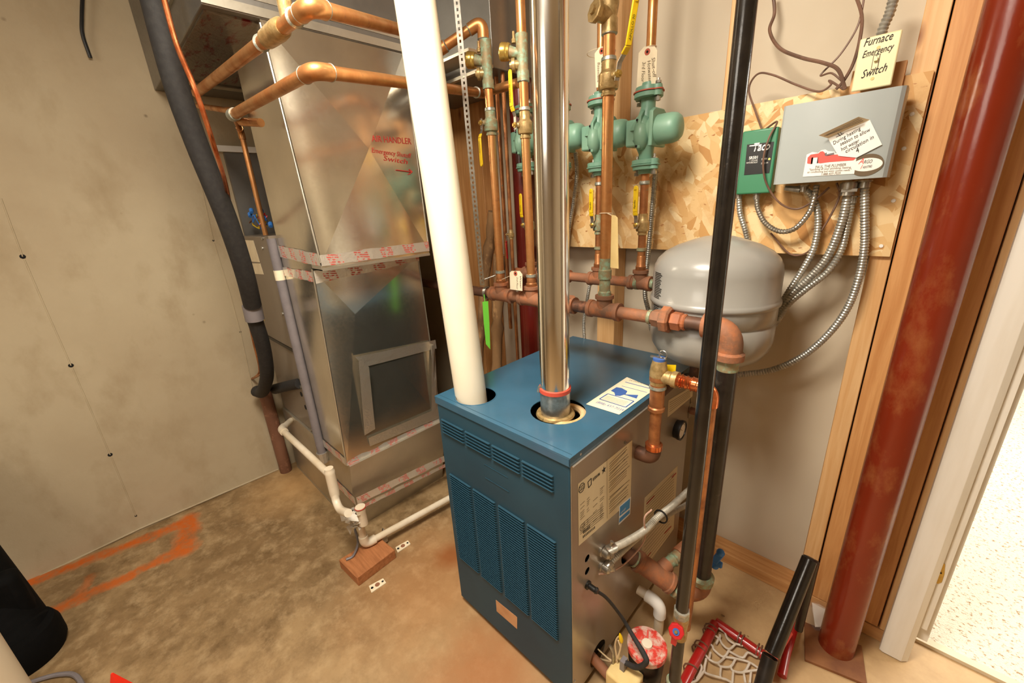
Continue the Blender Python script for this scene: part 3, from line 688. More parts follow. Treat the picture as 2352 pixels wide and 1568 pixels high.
MB().box((bA.x-.09,Y0-.003,zt_-.025),(bA.x+.003,Y0,zt_-.01)).box((bA2.x,Y0,zt_-.03),(bA.x+.004,yb1,zt_-.02)).build('joint_flange','galv_dull',s1)
strip(s2,(V(e1.x,Y0,.475),V(e1.x,yb2,.47)),.05,'tape'); strip(s2,(V(xl-.02,Y0,.475),V(e1.x,Y0,.475)),.045,'tape',nrm=(0,-1,0))
zb_=at(818,1138,x=e1.x+.01).z
strip(hb,(V(e1.x,by,.245),V(e1.x+.005,yb2,.205)),.042,'tape',e=.012,seg=18); strip(hb,(V(e1.x,by,.19),V(e1.x+.005,yb2,.15)),.024,'tape',e=.0,seg=18)
strip(hb,(V(-2.2,by,.24),V(e1.x,by,.235)),.05,'tape',nrm=(0,-1,0),e=.003)
# patched access panel low on the bright face
Xf=lambda z: e1.x+(bA2.x-e1.x)*((z-ZB)/(bA.z-.03-ZB))+.004
def ff(px,py):
    q=at(px,py,x=Xf(.8)); return at(px,py,x=Xf(q.z)+.003)
mb=MB(); P=[ff(812,818),ff(1000,780),ff(1003,800),ff(834,842)]; mb.prism(P,(.002,0,0)); P=[ff(812,818),ff(838,838),ff(862,985),ff(838,1000)]; mb.prism(P,(.002,0,0)); P=[ff(845,1005),ff(1008,935),ff(1010,960),ff(850,1025)]; mb.prism(P,(.002,0,0))
mb.prism([ff(982,790),ff(998,786),ff(1008,945),ff(992,952)],(.002,0,0))
pp=None
for vv,ff_ in [(mb.v[i*8:(i+1)*8],None) for i in range(4)]:
    g_=MB(); n_=10; q0,q1,q2,q3=vv[0],vv[1],vv[2],vv[3]; 
    for i in range(n_+1):
        for j in range(3):
            g_.v.append(q0.lerp(q1,i/n_).lerp(q3.lerp(q2,i/n_),j/2))
    g_.f=[(i*3+j,(i+1)*3+j,(i+1)*3+j+1,i*3+j+1) for i in range(n_) for j in range(2)]
    o_=g_.build('patch_tape','foil',s2,flat=True); drape(o_,FL,.003)
# red marker note on the duct
def ftx(px,py): 
    q=at(px,py,x=tA.x+.05); f=(q.z-bA.z)/(2.232-bA.z); return at(px,py,x=bA.x+(tA.x-bA.x)*f+.020)
def inkp(parent,nm,s,p,q,size,m,sh=0):
    a,b=ftx(*p),ftx(*q); xd=(b-a).normalized(); yd2=(V(0,0,1)-xd*xd.z).normalized(); o_=text(parent,nm,s,a,xd,yd2,size,m,shear=sh,off=.001,fit=(b-a).length); drape(o_,FU); return o_
inkp(s1,'marker_lettering','AIR HANDLER',(853,325),(950,330),.034,'inkred',.1); inkp(s1,'marker_lettering','Emergency Shutoff',(852,350),(950,362),.026,'inkred',.2); inkp(s1,'marker_lettering','Switch',(880,368),(940,376),.028,'inkred',.2)
A,B=ftx(911,390),ftx(950,394); MB().tube([A,B],.0022,5).tube([B,ftx(943,388)],.0022,5).tube([B,ftx(942,400)],.0022,5).build('marker_arrow','inkred',s1)
drape([o for o in s1.children if o.name.startswith('marker_arrow')][0],FU)
# scribbled soot lines
A=[ftx(650+i*20,252+i*1.9+ (2 if i>3 else 0)) for i in range(12)]
# ================================================================ AIR HANDLER
ah=thing('air_handler','brownish-grey air handler cabinet squeezed between concrete wall and steel duct','cabinet',(-2.38,.9,ZB))
za=1.525
MB().box((-2.735,.615,.95),(xl+.005,1.2,za)).build('upper_cabinet','taupe',ah,bevel=.004)
MB().box((-2.735,.62,ZB-.005),(xl+.005,1.2,.945)).build('lower_cabinet','taupe',ah,bevel=.004)
MB().box((-2.735,.612,.935),(xl+.005,.62,.952)).build('panel_joint','black',ah)
def fq(pts,nm,m,lab=None,y=.6145):
    return MB().prism([at(a,b,y=y) for a,b in pts],(0,-.0008,0)).build(nm,m,ah,flat=True,label=lab)
fq([(558,551),(582,552),(597,602),(571,600)],'white_label','paper'); fq([(570,604),(598,605),(606,630),(577,628)],'wiring_label','paper')
fq([(575,650),(586,650),(596,705),(608,736),(596,730)],'yellow_label','yellow')
mb=MB()
for px,py in ((604,547),(604,570),(650,720),(688,866),(692,888),(672,970),(696,985),(716,985),(640,890)):
    mb.lathe(at(px,py,y=.616),(0,-1,0),[(0,.009),(.006,.009),(.007,.004)],8)
mb.build('cabinet_screws','steel',ah)
mb=MB()
for px,py in ((692,905),(702,935),(708,1000),(718,1015)):
    c=at(px,py,y=.6185); mb.lathe(c,(0,-1,0),[(0,.014),(.0015,.014)],14)
mb.build('knockouts','dark',ah)
wr=MB()
for k in range(9):
    b=at(598+random.uniform(-8,12),525,y=.66); 
    pts=[b]+[b+V(random.uniform(-.05,.05),random.uniform(-.03,.03),random.uniform(.01,.09)) for _ in range(3)]
    MB().tube(smooth(pts,5),.003,6).build('wire',['yellow','bluev','redv','wire'][k%4],ah)
for px,py in ((590,462),(578,488),(575,497),(601,490),(608,505),(622,520)):
    c=at(px,py,y=.66); MB().lathe(c,(-.6,.2,.6),[(0,.009),(.022,.011),(.03,.005)],8).build('wire_nut','bluev',ah)
# grey conduit down the cabinet front
a,b=at(632,548,y=.585),at(741,1045,y=.585)
gc=thing('grey_conduit','slim grey plastic conduit running down the cabinet front beside the steel duct','pipe',b)
MB().tube([V(b.x,.585,a.z),b],.0215,24).build('pipe','lavender',gc)
MB().box((b.x-.035,.57,a.z-.03),(b.x+.015,.614,a.z+.012)).build('top_clip','taupe',gc)
MB().lathe(V(b.x,.585,a.z-.14),(0,0,-1),[(0,.0225),(.045,.0225)],20).build('white_band','paper',gc)
MB().tube([b+V(0,0,.02),b-V(0,0,.04)],[.03,.024],10).build('foil_wrap','foil',gc)
# brown pipe stub
q=at(650,1070,z=0); q=V(-2.752,.54,0)
MB().lathe(q,(0,0,1),[(0,.036),(.60,.036),(.60,.03)],28).build('brown_pipe','brownpipe')
tag(bpy.data.objects['brown_pipe'],'short brown painted pipe standing on the floor at the foot of the concrete wall','pipe')
# insulated refrigerant line and bare liquid line
L1=[at(343,-40,y=.36),at(400,180,y=.36),at(452,330,y=.38),at(520,500,y=.42),at(560,620,y=.45),at(580,700,y=.47)]
il=thing('insulated_line','thick black foam-insulated line curving down the concrete wall into the cabinet','pipe',L1[-1])
MB().tube(smooth(L1,6),.037,24).build('foam_sleeve','blackrub',il)
L2=[at(572,665,y=.47),at(583,725,y=.47),at(603,790,y=.49),at(613,850,y=.50),at(610,880,y=.50),at(602,900,y=.50),at(590,898,y=.49)]
MB().tube(smooth(L2,6),.0335,24).build('foam_sleeve_lower','blackrub',il)
MB().lathe(at(578,700,y=.47),(at(586,735,y=.47)-at(578,700,y=.47)),[(0,.040),(.075,.040)],24).build('tape_wrap','lavender',il,label='grey tape wrap')
MB().tube([at(632,893,y=.56),at(665,885,y=.6),at(690,880,y=.62)],.03,20).build('suction_stub','blackrub',il)
MB().lathe(at(648,890,y=.58),(1,.3,0),[(0,.012),(.02,.012)],10).build('yellow_cap','yellow',il)
def line(pts,r,m,nm='wire',lab=None,cat=None,parent=None,n=8,k=8,group=None):
    o=MB().tube(smooth(pts,k),r,n).build(nm,m,parent)
    if cat: tag(o,lab,cat,group)
    return o
line([at(372,-20,y=.34),at(405,100,y=.34),at(450,210,y=.35),at(490,330,y=.37),at(520,430,y=.43),at(535,520,y=.5)],.0075,'copper_new','liquid_line','thin bright bare copper line beside the upper black insulated line','pipe',n=10)
for dx in (0,5):
    line([at(572+dx,740,y=.52),at(583+dx,790,y=.52),at(595+dx,840,y=.52),at(592+dx,860,y=.51),at(568,875,y=.50)],.0055,'copper_old','copper_tail')
cts=[o for o in bpy.data.objects if o.name.startswith('copper_tail')]
tag(cts[0],'thin bent copper tail below the grey tape wrap, nearer the concrete wall','pipe','copper tails below the tape wrap'); tag(cts[1],'thin bent copper tail below the grey tape wrap, nearer the black foam line','pipe','copper tails below the tape wrap')
# black cable end on the concrete wall
line([at(190,-20,x=-2.78),at(188,40,x=-2.78),at(190,80,x=-2.785),at(208,133,x=-2.79)],.007,'black','loose_cable','loose black cable end hanging on the bare concrete wall','cable')
# ================================================================ WHITE DRAIN
dr=thing('condensate_drain','white plastic condensate drain with taped trap in front of the steel base box','pipe',at(838,1250,z=.06))
A=at(668,965,y=.60); B=at(646,985,y=.50); Cc=at(757,1090,y=.50)
run(dr,[A,B,Cc],.0165,'pvc',rings=False,er=1.3)
T=at(766,1100,y=.495)
MB().lathe(at(768,1130,y=.495),(0,0,1),[(-.02,.020),(.0,.022),(.02,.022),(.10,.022),(.115,.022),(.12,.019),(.13,.019)],24).build('tee','pvc',dr)
MB().tube(smooth([at(768,1128,y=.495),at(772,1150,y=.49),at(782,1170,y=.485),at(800,1178,y=.48)],6),.0175,20).build('sweep_bend','pvc',dr)
YD=at(838,1250,z=.07).y
wpos=at(818,1182,y=YD-.01)
mb=MB(); rnd=random.Random(5)
for k in range(40):
    c=wpos+V(rnd.uniform(-.06,.05),rnd.uniform(-.045,.01),rnd.uniform(-.045,.035)); a=V(rnd.uniform(-1,1),rnd.uniform(-1,1),rnd.uniform(-1,1)).normalized()*.03; b=a.cross(V(rnd.uniform(-1,1),rnd.uniform(-1,1),1)).normalized()*.024
    mb.add([c-a,c-b*.5,c+a,c+b],[(0,1,2,3)])
mb.build('crinkled_wrap','wrap',dr,flat=True,label='crumpled clear tape around the trap')
cp=at(827,1163,y=YD); MB().lathe(cp+V(0,0,-.10),(0,0,1),[(0,.021),(.07,.021),(.08,.023),(.1,.023),(.102,.015)],24).build('riser_socket','pvc',dr)
MB().torus(cp+V(0,0,-.004),(0,0,1),.0225,.003,24).build('cap_ring','inkred',dr)
E0=at(838,1250,z=.072); cp.x=E0.x; F0=at(1035,1142,z=.072)
run(dr,[V(cp.x,YD,cp.z-.06),E0,F0+(F0-E0).normalized()*.15],.0165,'pvc',rings=False,er=1.35)
q=at(882,1222,z=.06); MB().torus(q,(F0-E0),.0195,.003,24,6).build('strap','steel',dr)
MB().cbox(q+V(.02,-.012,-.02),(.004,.014,.022)).build('strap_tab','steel',dr,label='galvanised strap tab')
# reddish block
bt=[at(778,1285,z=.05),at(820,1327,z=.05),at(907,1262,z=.05),at(868,1230,z=.05)]
bk=MB().prism([V(p.x,p.y,0) for p in bt],(0,0,.05)).build('wood_block','brick',None,bevel=.003); tag(bk,'reddish-brown wooden block on the floor propping the white drain elbow','block')
t=line([at(815,1215,z=.09),at(822,1245,z=.07),at(812,1275,z=.056),at(795,1285,z=.056)],.006,'lavender','drain_tube','short grey flexible tube curling onto the reddish wooden block','tube')
# pipe brackets lying on floor
for pts,lb in ((((908,1256),(913,1268),(943,1248),(937,1240)),'pale metal mounting plate on the floor touching the reddish wooden block'),(((847,1345),(853,1360),(887,1337),(880,1327)),'pale metal mounting plate alone on the floor in front of the reddish wooden block')):
    P=[at(a,b,z=.006) for a,b in pts]; c=sum(P,V(0,0,0))/4
    mb=thing('floor_plate',lb,'plate',V(c.x,c.y,0),'loose mounting plates on the floor')
    MB().prism([V(p.x,p.y,0) for p in P],(0,0,.006)).build('plate','paper',mb,bevel=.001)
    dd=((P[2]+P[3])/2-(P[0]+P[1])/2)
    for f,rr in ((-.36,.006),(0,.011),(.36,.005)):
        MB().lathe(V(c.x,c.y,.0062)+dd*f,(0,0,1),[(0,rr),(.0006,rr)],12).build('hole','dark' if rr<.01 else 'rust',mb)
# ================================================================ COPPER RUNS in front of the trunk
P1=thing('heating_pipe','upper copper heating pipe crossing in front of the steel trunk, with brass fitting','pipe',at(600,80,y=.5))
E1=at(712,14,y=.5); A1=at(450,214,y=.5); F1=at(955,78,y=1.02); H1=at(995,125,y=1.1)
run(P1,[A1,E1,F1,H1,at(1108,48,y=1.22),V(at(1112,120,y=1.22).x,1.22,zat(112,-1.275,1.22))],.0175,'copper','copper',er=1.2)
d=(E1-A1).normalized(); q=at(640,62,y=.5)
def onp(px):
    q=at(px,100,y=.5); t=(px-450)/(712-450); return A1.lerp(E1,(lambda c:c)(min(range(1001),key=lambda k:abs(pxx(A1.lerp(E1,k/1000))-px))/1000))
def pxx(p):
    q=p-CAM; return 1176+F*q.dot(CR)/q.dot(_fw)
MB().lathe(onp(612),d,[(0,.019),(.005,.024),(.09,.026),(.12,.024),(.13,.019)],20).build('brass_fitting','brass',P1)
MB().lathe(onp(662),(0,0,1),[(0,.016),(.07,.018),(.09,.022),(.2,.022)],16).build('brass_stub','brass',P1)
for px,py in ((600,88),(676,22)): MB().lathe(onp(px),d,[(0,.0185),(.003,.0225),(.008,.0185)],20).build('solder_ring','solder',P1)
P2=thing('heating_pipe','lower copper heating pipe elbowing in front of the bright steel duct','pipe',at(600,230,y=.5))
D2=at(535,264,y=.5); E2=at(720,162,y=.5)
run(P2,[D2,E2,at(1108,214,y=1.31),at(1192,190,y=1.235)],.0165,'copper','copper')
MB().lathe(D2,(D2-E2),[(-.03,.0205),(0,.0215),(.012,.0205)],20).build('end_cap_ring','solder',P2)
a=at(455,243,y=.53); b=at(532,255,y=.56); c=at(545,290,y=.60); e=at(601,500,y=.64)
P3_=thing('heating_pipe','slim copper pipe dropping to the top of the air handler beside the steel duct','pipe',e)
zz=1.53; run(P3_,[a,b,V(e.x,e.y,b.z-.03),V(e.x,e.y,1.53)],.0115,'copper','copper',rings=False)
MB().tube([D2+V(0,.02,-.02),D2+V(.12,.05,-.04)],.014,16).build('branch','copper',P2)
# ================================================================ EXPANSION TANK
tc=V(-.455,1.425,0); R=.193
tk=thing('expansion_tank','big grey steel expansion tank hanging at the back behind the black pipes','tank',(tc.x,tc.y,1.03))
zt0,zb0=at(1660,540,y=1.42).z,at(1650,838,y=1.40).z
prof=[(0,.03),(.004,.08),(.018,.135),(.04,.168),(.07,.186),(.10,R),(.155,R),(.158,R-.004),(.163,R-.004),(.166,R),(.215,R),(.218,R+.006),(.226,R+.007),(.234,R+.004),(.238,R)]
hh=zt0-zb0
prof+=[(hh-.115,R),(hh-.09,R-.004),(hh-.07,R-.014),(hh-.05,R-.034),(hh-.03,R-.07),(hh-.014,R-.115),(hh-.004,.045),(hh,.008)]
MB().lathe((tc.x,tc.y,zb0),(0,0,1),prof,56).build('shell','tank',tk,ang=60)
MB().lathe((tc.x,tc.y,zt0-.002),(0,0,1),[(0,.012),(.012,.012)],12).build('air_valve_cap','black',tk)
MB().box((tc.x-.05,tc.y+R-.012,1.36),(tc.x+.05,1.635,1.43)).build('wall_bracket','steel',tk)
MB().lathe((tc.x-.03,tc.y,zb0-.10),(0,0,1),[(0,.05),(.02,.05),(.025,.022),(.105,.022)],16).build('bottom_nipple','iron_dark',tk)
# printed warning on its left flank
mb=MB(); 
def tkp(a,z,e=.0012): return V(tc.x+math.cos(a)*(R+e),tc.y+math.sin(a)*(R+e),z)
a0=math.atan2(at(1515,620,y=1.38).y-tc.y,at(1515,620,y=1.38).x-tc.x)
a0=math.radians(-139); rnd=random.Random(9)
for k in range(26):
    z=1.365-k*.0055; a=a0+rnd.uniform(0,.01); ln=.25+rnd.uniform(-.05,.03)
    vs=[]
    for j in range(5): vs+=[tkp(a+ln*j/4,z),tkp(a+ln*j/4,z+.0026)]
    mb.add(vs,[(2*j,2*j+2,2*j+3,2*j+1) for j in range(4)])
mb.build('warning_print','ink',tk,flat=True)
mb=MB()
for zz,aa,w,h,m in ((1.205,a0-.02,.1,.016,'redpaint'),(1.190,a0+.14,.07,.02,'ink')):
    b=MB(); vs=[]
    for j in range(4): vs+=[tkp(aa+w*j/3,zz),tkp(aa+w*j/3,zz+h)]
    b.add(vs,[(2*j,2*j+2,2*j+3,2*j+1) for j in range(3)]).build('printed_block',m,tk,flat=True)
# ================================================================ IRON HEADERS
YH=1.22
def hx(px,py): return at(px,py,y=YH)
hz=1.232
hd=thing('supply_header','front rusty iron supply header with tees running across above the boiler','pipe',V(-.9,YH,hz))
xL=hx(1060,662).x; xa=hx(1152,672).x; xb=hx(1222,688).x; xe=hx(1316,702).x; xc=hx(1388,714).x; xu=hx(1530,737).x; xr=-.327
MB().tube([(xL-.35,YH,hz),(xa-.06,YH,hz)],.0215,20).build('pipe','iron_dark',hd)
MB().tube([(xa+.04,YH,hz),(xb-.04,YH,hz)],.0215,20).build('pipe','rust',hd)
MB().tube([(xb+.04,YH,hz),(xc-.05,YH,hz)],.0215,20).build('pipe','iron_dark',hd)
MB().tube([(xc+.05,YH,hz),(xu-.02,YH,hz)],.0205,20).build('pipe','rust',hd)
MB().tube([(xu+.04,YH,hz),(xr-.05,YH,hz)],.0215,20).build('pipe','iron_dark',hd)
def tee(parent,x,y,z,r=.0285,h=.062,up=.055,m='rust',upr=None):
    upr=upr or r
    t=MB().lathe((x-h,y,z),(1,0,0),[(0,r*.8),(0,r*1.12),(.014,r*1.12),(.016,r),(2*h-.016,r),(2*h-.014,r*1.12),(2*h,r*1.12),(2*h,r*.8)],24)
    t.lathe((x,y,z),(0,0,1),[(0,upr*.95),(up-.013,upr*.95),(up-.012,upr*1.15),(up,upr*1.15),(up,upr*.8)],24)
    return t.build('tee',m,parent)
tee(hd,xa,YH,hz); tee(hd,xb,YH,hz); tee(hd,xc,YH,hz); tee(hd,xe-.03,YH,hz,h=.04,up=.03)
MB().lathe((xc+.165,YH,hz),(1,0,0),[(0,.0215),(.003,.024),(.012,.0225)],20).build('green_sealant_ring','patina',hd)
u=MB().lathe((xu-.045,YH,hz),(1,0,0),[(0,.024),(.002,.028),(.028,.03),(.03,.026)],6)
u.lathe((xu-.015,YH,hz),(1,0,0),[(0,.035),(.004,.043),(.026,.043),(.032,.036)],8); u.build('union_nut','rust',hd,flat=True)
MB().lathe((xu+.018,YH,hz),(1,0,0),[(0,.026),(.004,.030),(.030,.030),(.034,.025)],6).lathe((xu+.052,YH,hz),(1,0,0),[(0,.024),(.008,.026),(.012,.0225)],16).build('union_tail','rust_orange',hd,flat=True)
eb=MB().tube([V(xr-.075,YH,hz)]+arc(V(xr-.2,YH,hz),V(xr,YH,hz-.002),V(xr,YH,hz-.2),.052,8)+[V(xr,YH,hz-.075)],.034,24)
eb.lathe((xr,YH,hz-.078),(0,0,1),[(-.012,.030),(-.012,.041),(.006,.041),(.012,.034)],24).lathe((xr-.078,YH,hz),(1,0,0),[(0,.022),(0,.037),(.014,.037),(.02,.034)],24)
eb.build('elbow','rust',hd)
# strap hanger from the ceiling
sb=thing('strap_hanger','perforated grey steel strap hanging from the ceiling to the front rusty header','strap',V(xL+.06,YH-.02,2.0))
pa=at(1108,655,y=YH-.025); pb=at(1049,0,y=YH-.10); dd=(pb-pa).normalized(); top_=pb+dd*.25
sd=(V(1,.6,0)-dd*dd.dot(V(1,.6,0))).normalized(); nn=sd.cross(dd); n_=70; Ls=(top_-pa).length; mb=MB()
for k in range(n_):   # band with real gaps for the holes
    a=pa+dd*(Ls*k/n_); b=pa+dd*(Ls*(k+1)/n_); st=(b-a)
    for (s0,s1,f0,f1) in ((-.011,-.0035,0,1),(.0035,.011,0,1),(-.0035,.0035,0,.5)):
        mb.ob(a+sd*s0+st*f0,sd*(s1-s0),st*(f1-f0),nn*.0015)
mb.build('band','steel',sb,flat=True)
MB().torus((pa.x+.0,YH,hz),(1,.1,0),.026,.0025,24,6).build('loop','steel',sb)
mb=MB(); mb.torus((pa.x+.006,YH,hz),(1,.1,0),.026,.0025,24,6).torus((pa.x-.006,YH,hz),(1,.1,0),.026,.0025,24,6).build('loop_edge','steel',sb)
q=at(1111,642,y=YH-.035); MB().tube([q,at(1138,632,y=YH+.01)],.0035,8).lathe(q,V(0,-1,0),[(0,.008),(.006,.008)],6).build('bolt','steel',sb)
# flagging ribbon
gp=[(1108,693),(1121,691),(1124,745),(1126,802),(1116,790),(1111,740)]
gr=MB().prism([at(a,b,y=YH-.03) for a,b in gp],(0,.0006,0)).build('flagging_ribbon','greenrib',flat=True); tag(gr,'bright green plastic ribbon hanging from the front rusty header near the strap','ribbon')
MB().tube([at(1114,694,y=YH-.03),V(at(1112,675,y=YH-.026).x,YH-.026,hz)],.002,6).build('knot','greenrib',gr)
# second, rear header feeding the pumps
YR=1.45; rz=1.292
hr=thing('return_header','rear rusty iron header with tees under the green pumps','pipe',V(-.95,YR,rz))
PX=[-1.29,-1.11,-.918,-.731]; hend=at(1508,655,y=YR).x
MB().tube([(PX[0]-.1,YR,rz),(hend-.045,YR,rz)],.0195,20).build('pipe','rust',hr)
for x in PX: tee(hr,x,YR,rz,r=.0255,h=.045,up=.05)
MB().lathe((hend-.085,YR,rz),(1,0,0),[(0,.021),(0,.027),(.014,.027),(.016,.018),(.026,.018),(.03,.025),(.045,.025),(.048,.018),(.075,.018)],20).build('green_nipple','patina',hr,label='verdigris-stained nipple at the tank')
# ================================================================ VALVES
def ball_valve(parent,x,y,z,r,stem=(1,0,0),lever=V(0,0,1),lname='yellow',m='brass',L=.15,bend=.03,w=.009,txt=None):
    """valve body on a vertical pipe at (x,y,z); handle as sub-part"""
    s=Vector(stem).normalized(); h=r*4.2
    b=MB().lathe((x,y,z-h*.62),(0,0,1),[(0,r*1.0),(0,r*1.22),(.006,r*1.24),(.008,r*1.12),(h*.2,r*1.12),(h*.22,r*1.55),(h*.3,r*1.68),(h*.75,r*1.62),(h*.85,r*1.3),(h*.9,r*1.18),(h*1.24,r*1.18),(h*1.24,r)],24)
    b.lathe((x,y,z),s,[(0,r*.7),(r*2.0,r*.62),(r*2.15,r*.5),(r*2.6,r*.5)],16)
    v=b.build('ball_valve',m,parent)
    q=V(x,y,z)+s*r*2.3
    MB().lathe(q,s,[(0,r*.58),(r*.5,r*.58),(r*.52,r*.35),(r*.8,r*.33)],6).build('stem_nut','brass_bright',v,flat=True)
    lv=lever.normalized(); sd=s.cross(lv).normalized(); p0=q+s*.002; 
    pts=[p0-lv*r*.9,p0,p0+lv*L*.17,p0+lv*L*.36+s*bend,p0+lv*L+s*bend]
    def band(ps,w,t,nm,mm):
        mb=MB()
        for i in range(len(ps)-1):
            d=(ps[i+1]-ps[i]).normalized(); nn=sd.cross(d).normalized(); mb.ob(ps[i]-sd*w-nn*t/2,sd*2*w,ps[i+1]-ps[i],nn*t)
        return mb
    band(pts[:4],w*.9,.0025,'',0).build('lever','steel',v)
    gs=[pts[2].lerp(pts[3],.5),pts[3],pts[4]]; g=band(gs,w*1.15,.006,'',0); g.lathe(pts[4]-s*.003,s,[(0,w*1.15),(.006,w*1.15)],16)
    gg=g.build('handle_sleeve',lname,v,bevel=.002,label=('red' if lname=='redv' else 'yellow')+' vinyl handle sleeve')
    if txt:
        up=lv; xdir=up; ydir=s.cross(up) if s.cross(up).dot(sd)>0 else sd
        n=xdir.cross(ydir)
        face=-1 if n.dot(CAM-pts[4])<0 else 1
        o=pts[3]+up*.012
        text(v,'handle_lettering',txt,o-sd*0.003,up if face>0 else up,(-sd if (up.cross(-sd)).dot(CAM-o)>0 else sd),.011,'ink',off=.0045)
    return v
def riser(x,y,z0,z1,r,name,label,m='copper',cat='pipe'):
    t=thing(name,label,cat,V(x,y,z0)); MB().tube([(x,y,z0),(x,y,z1)],r,22).build('pipe',m,t); return t
rr=.0165
def sol(t,x,y,z,r=rr,m='solder'):
    MB().lathe((x,y,z),(0,0,1),[(0,r*1.02),(.003,r*1.28),(.012,r*1.22),(.014,r*1.02)],20).build('solder_ring',m,t)
def adap(t,x,y,z,r=rr,m='copper_old',h=.05):
    MB().lathe((x,y,z),(0,0,1),[(0,r*1.35),(.014,r*1.35),(.018,r*1.15),(h,r*1.12),(h+.004,r)],20).build('adaptor',m,t)
# riser A
ztA=zat(118,xa,YH)
A_=riser(xa,YH,hz+.05,ztA,rr,'copper_riser','copper riser nearest the cream vent, with green-stained check valve and yellow handle hanging down')
adap(A_,xa,YH,hz+.052); sol(A_,xa,YH,zat(628,xa,YH)); zA=zat(285,xa,YH)
def zz(py,x,y=YH): return zat(py,x,y)
sol(A_,xa,YH,zz(250,xa)-.01); 
ball_valve(A_,xa,YH,zz(283,xa),rr,stem=(-.3,-.95,0),lever=V(.0,0,-1),L=.145,m='patina',bend=.012,txt='APOLLO')
def check(t,x,y,py_cap,py_plug,py_top,py_bot,capdir,m='patina'):
    z0,z1=zz(py_bot,x,y),zz(py_top,x,y)
    b=MB().lathe((x,y,z0),(0,0,1),[(0,rr),(0,rr*1.3),(.03,rr*1.3),(.035,rr*1.12),((z1-z0)*.45,rr*1.2),((z1-z0)*.8,rr*1.25),(z1-z0,rr*1.3),(z1-z0,rr)],22)
    cd_=Vector(capdir).normalized(); zc=zz(py_cap,x,y); c=V(x,y,zc)-V(0,0,.02)
    b.lathe(c,cd_+V(0,0,.25),[(0,rr*.9),(.03,rr*1.0),(.05,rr*1.25)],18)
    v=b.build('check_valve',m,t)
    cc=c+(cd_+V(0,0,.25)).normalized()*.045; MB().lathe(cc,cd_+V(0,0,.15),[(0,rr*1.55),(.008,rr*1.7),(.011,rr*1.58),(.014,rr*1.7),(.03,rr*1.7),(.033,rr*1.55)],28).build('cap','brass_bright',v,label='round brass cap')
    MB().lathe(V(x,y,zc)+cd_*.028+V(0,0,.015),(0,0,1),[(0,.008),(.012,.008),(.014,.0045),(.034,.004)],10).build('bleed_screw','brass',v)
    zp=zz(py_plug,x,y); p=V(x,y,zp); MB().lathe(p,cd_+V(0,-.2,0),[(0,rr*.8),(.026,rr*.95),(.027,rr*1.3),(.038,rr*1.3),(.039,rr*.7),(.045,rr*.65)],20).build('plug','brass',v)
    return v
cdir=(-.80,-.45,0)
check(A_,xa,YH,128,168,92,205,cdir)
# riser B
zB1=zz(-60,xb)
B_=riser(xb,YH,hz+.05,zB1,rr,'copper_riser','copper riser just left of the shiny flue, with brass cap and yellow handle pointing up')
adap(B_,xb,YH,hz+.052); sol(B_,xb,YH,zz(637,xb)); sol(B_,xb,YH,zz(190,xb)); sol(B_,xb,YH,zz(256,xb))
ball_valve(B_,xb,YH,zz(288,xb),rr,stem=(-.3,-.95,0),lever=V(.0,0,1),L=.16,m='brass',bend=.012,txt='APOLLO 70')
check(B_,xb,YH,108,148,78,187,cdir)
# riser C right of flue
C_=riser(xc,YH,hz+.05,zz(-60,xc),rr*1.08,'copper_riser','front copper riser right of the shiny flue, with brass check valve and yellow angled handle')
adap(C_,xc,YH,hz+.052,h=.06,m='patina'); MB().lathe((xc,YH,hz+.112),(0,0,1),[(0,.0225),(.03,.0225),(.034,.019),(.07,.0185)],20).build('stained_joint','patina',C_)
sol(C_,xc,YH,zz(82,xc),rr*1.08); sol(C_,xc,YH,zz(143,xc),rr*1.08)
v=ball_valve(C_,xc,YH,zz(180,xc),rr*1.1,stem=(.85,-.35,0),lever=V(.25,-.1,1),L=.16,m='brass',bend=.028,txt='APOLLO 70',w=.0085)
z0,z1=zz(78,xc),zz(-50,xc); b=MB().lathe((xc,YH,z0),(0,0,1),[(0,rr*1.1),(0,.0235),(.035,.0235),(.04,.021),(.07,.026),(.11,.027),(.14,.022),(z1-z0,.022)],24)
zc=zz(40,xc); b.lathe((xc,YH,zc),(-.35,-1,.2),[(0,.02),(.045,.024)],20); v=b.build('swing_check_valve','brass',C_)
MB().lathe(V(xc,YH,zc)+V(-.35,-1,.2).normalized()*.045,(-.35,-1,.2),[(0,.030),(.012,.030),(.014,.026)],8).lathe(V(xc,YH,zc)+V(-.35,-1,.2).normalized()*.058,(-.35,-1,.2),[(0,.012),(.008,.011)],6).build('hex_cap','brass',v,flat=True)
# tag string and manila tag on riser C
def tagcard(pts,y,lab,m='paper',hole=None,nm='manila_tag',n=(0,-1,0),yb=None):
    P=[at(a,b,y=y) for a,b in pts]; t=MB().prism(P,(0,-.0008,0)).build(nm,m,None,flat=True); tag(t,lab,'tag')
    if hole:
        q=at(hole[0],hole[1],y=y-.0010); MB().lathe(q,(0,-1,0),[(0,.0095),(.0006,.0095)],20).build('reinforcing_ring','gasket',t); MB().lathe(q+V(0,-.0007,0),(0,-1,0),[(0,.0038),(.0004,.0038)],12).build('eyelet','dark',t)
    return t
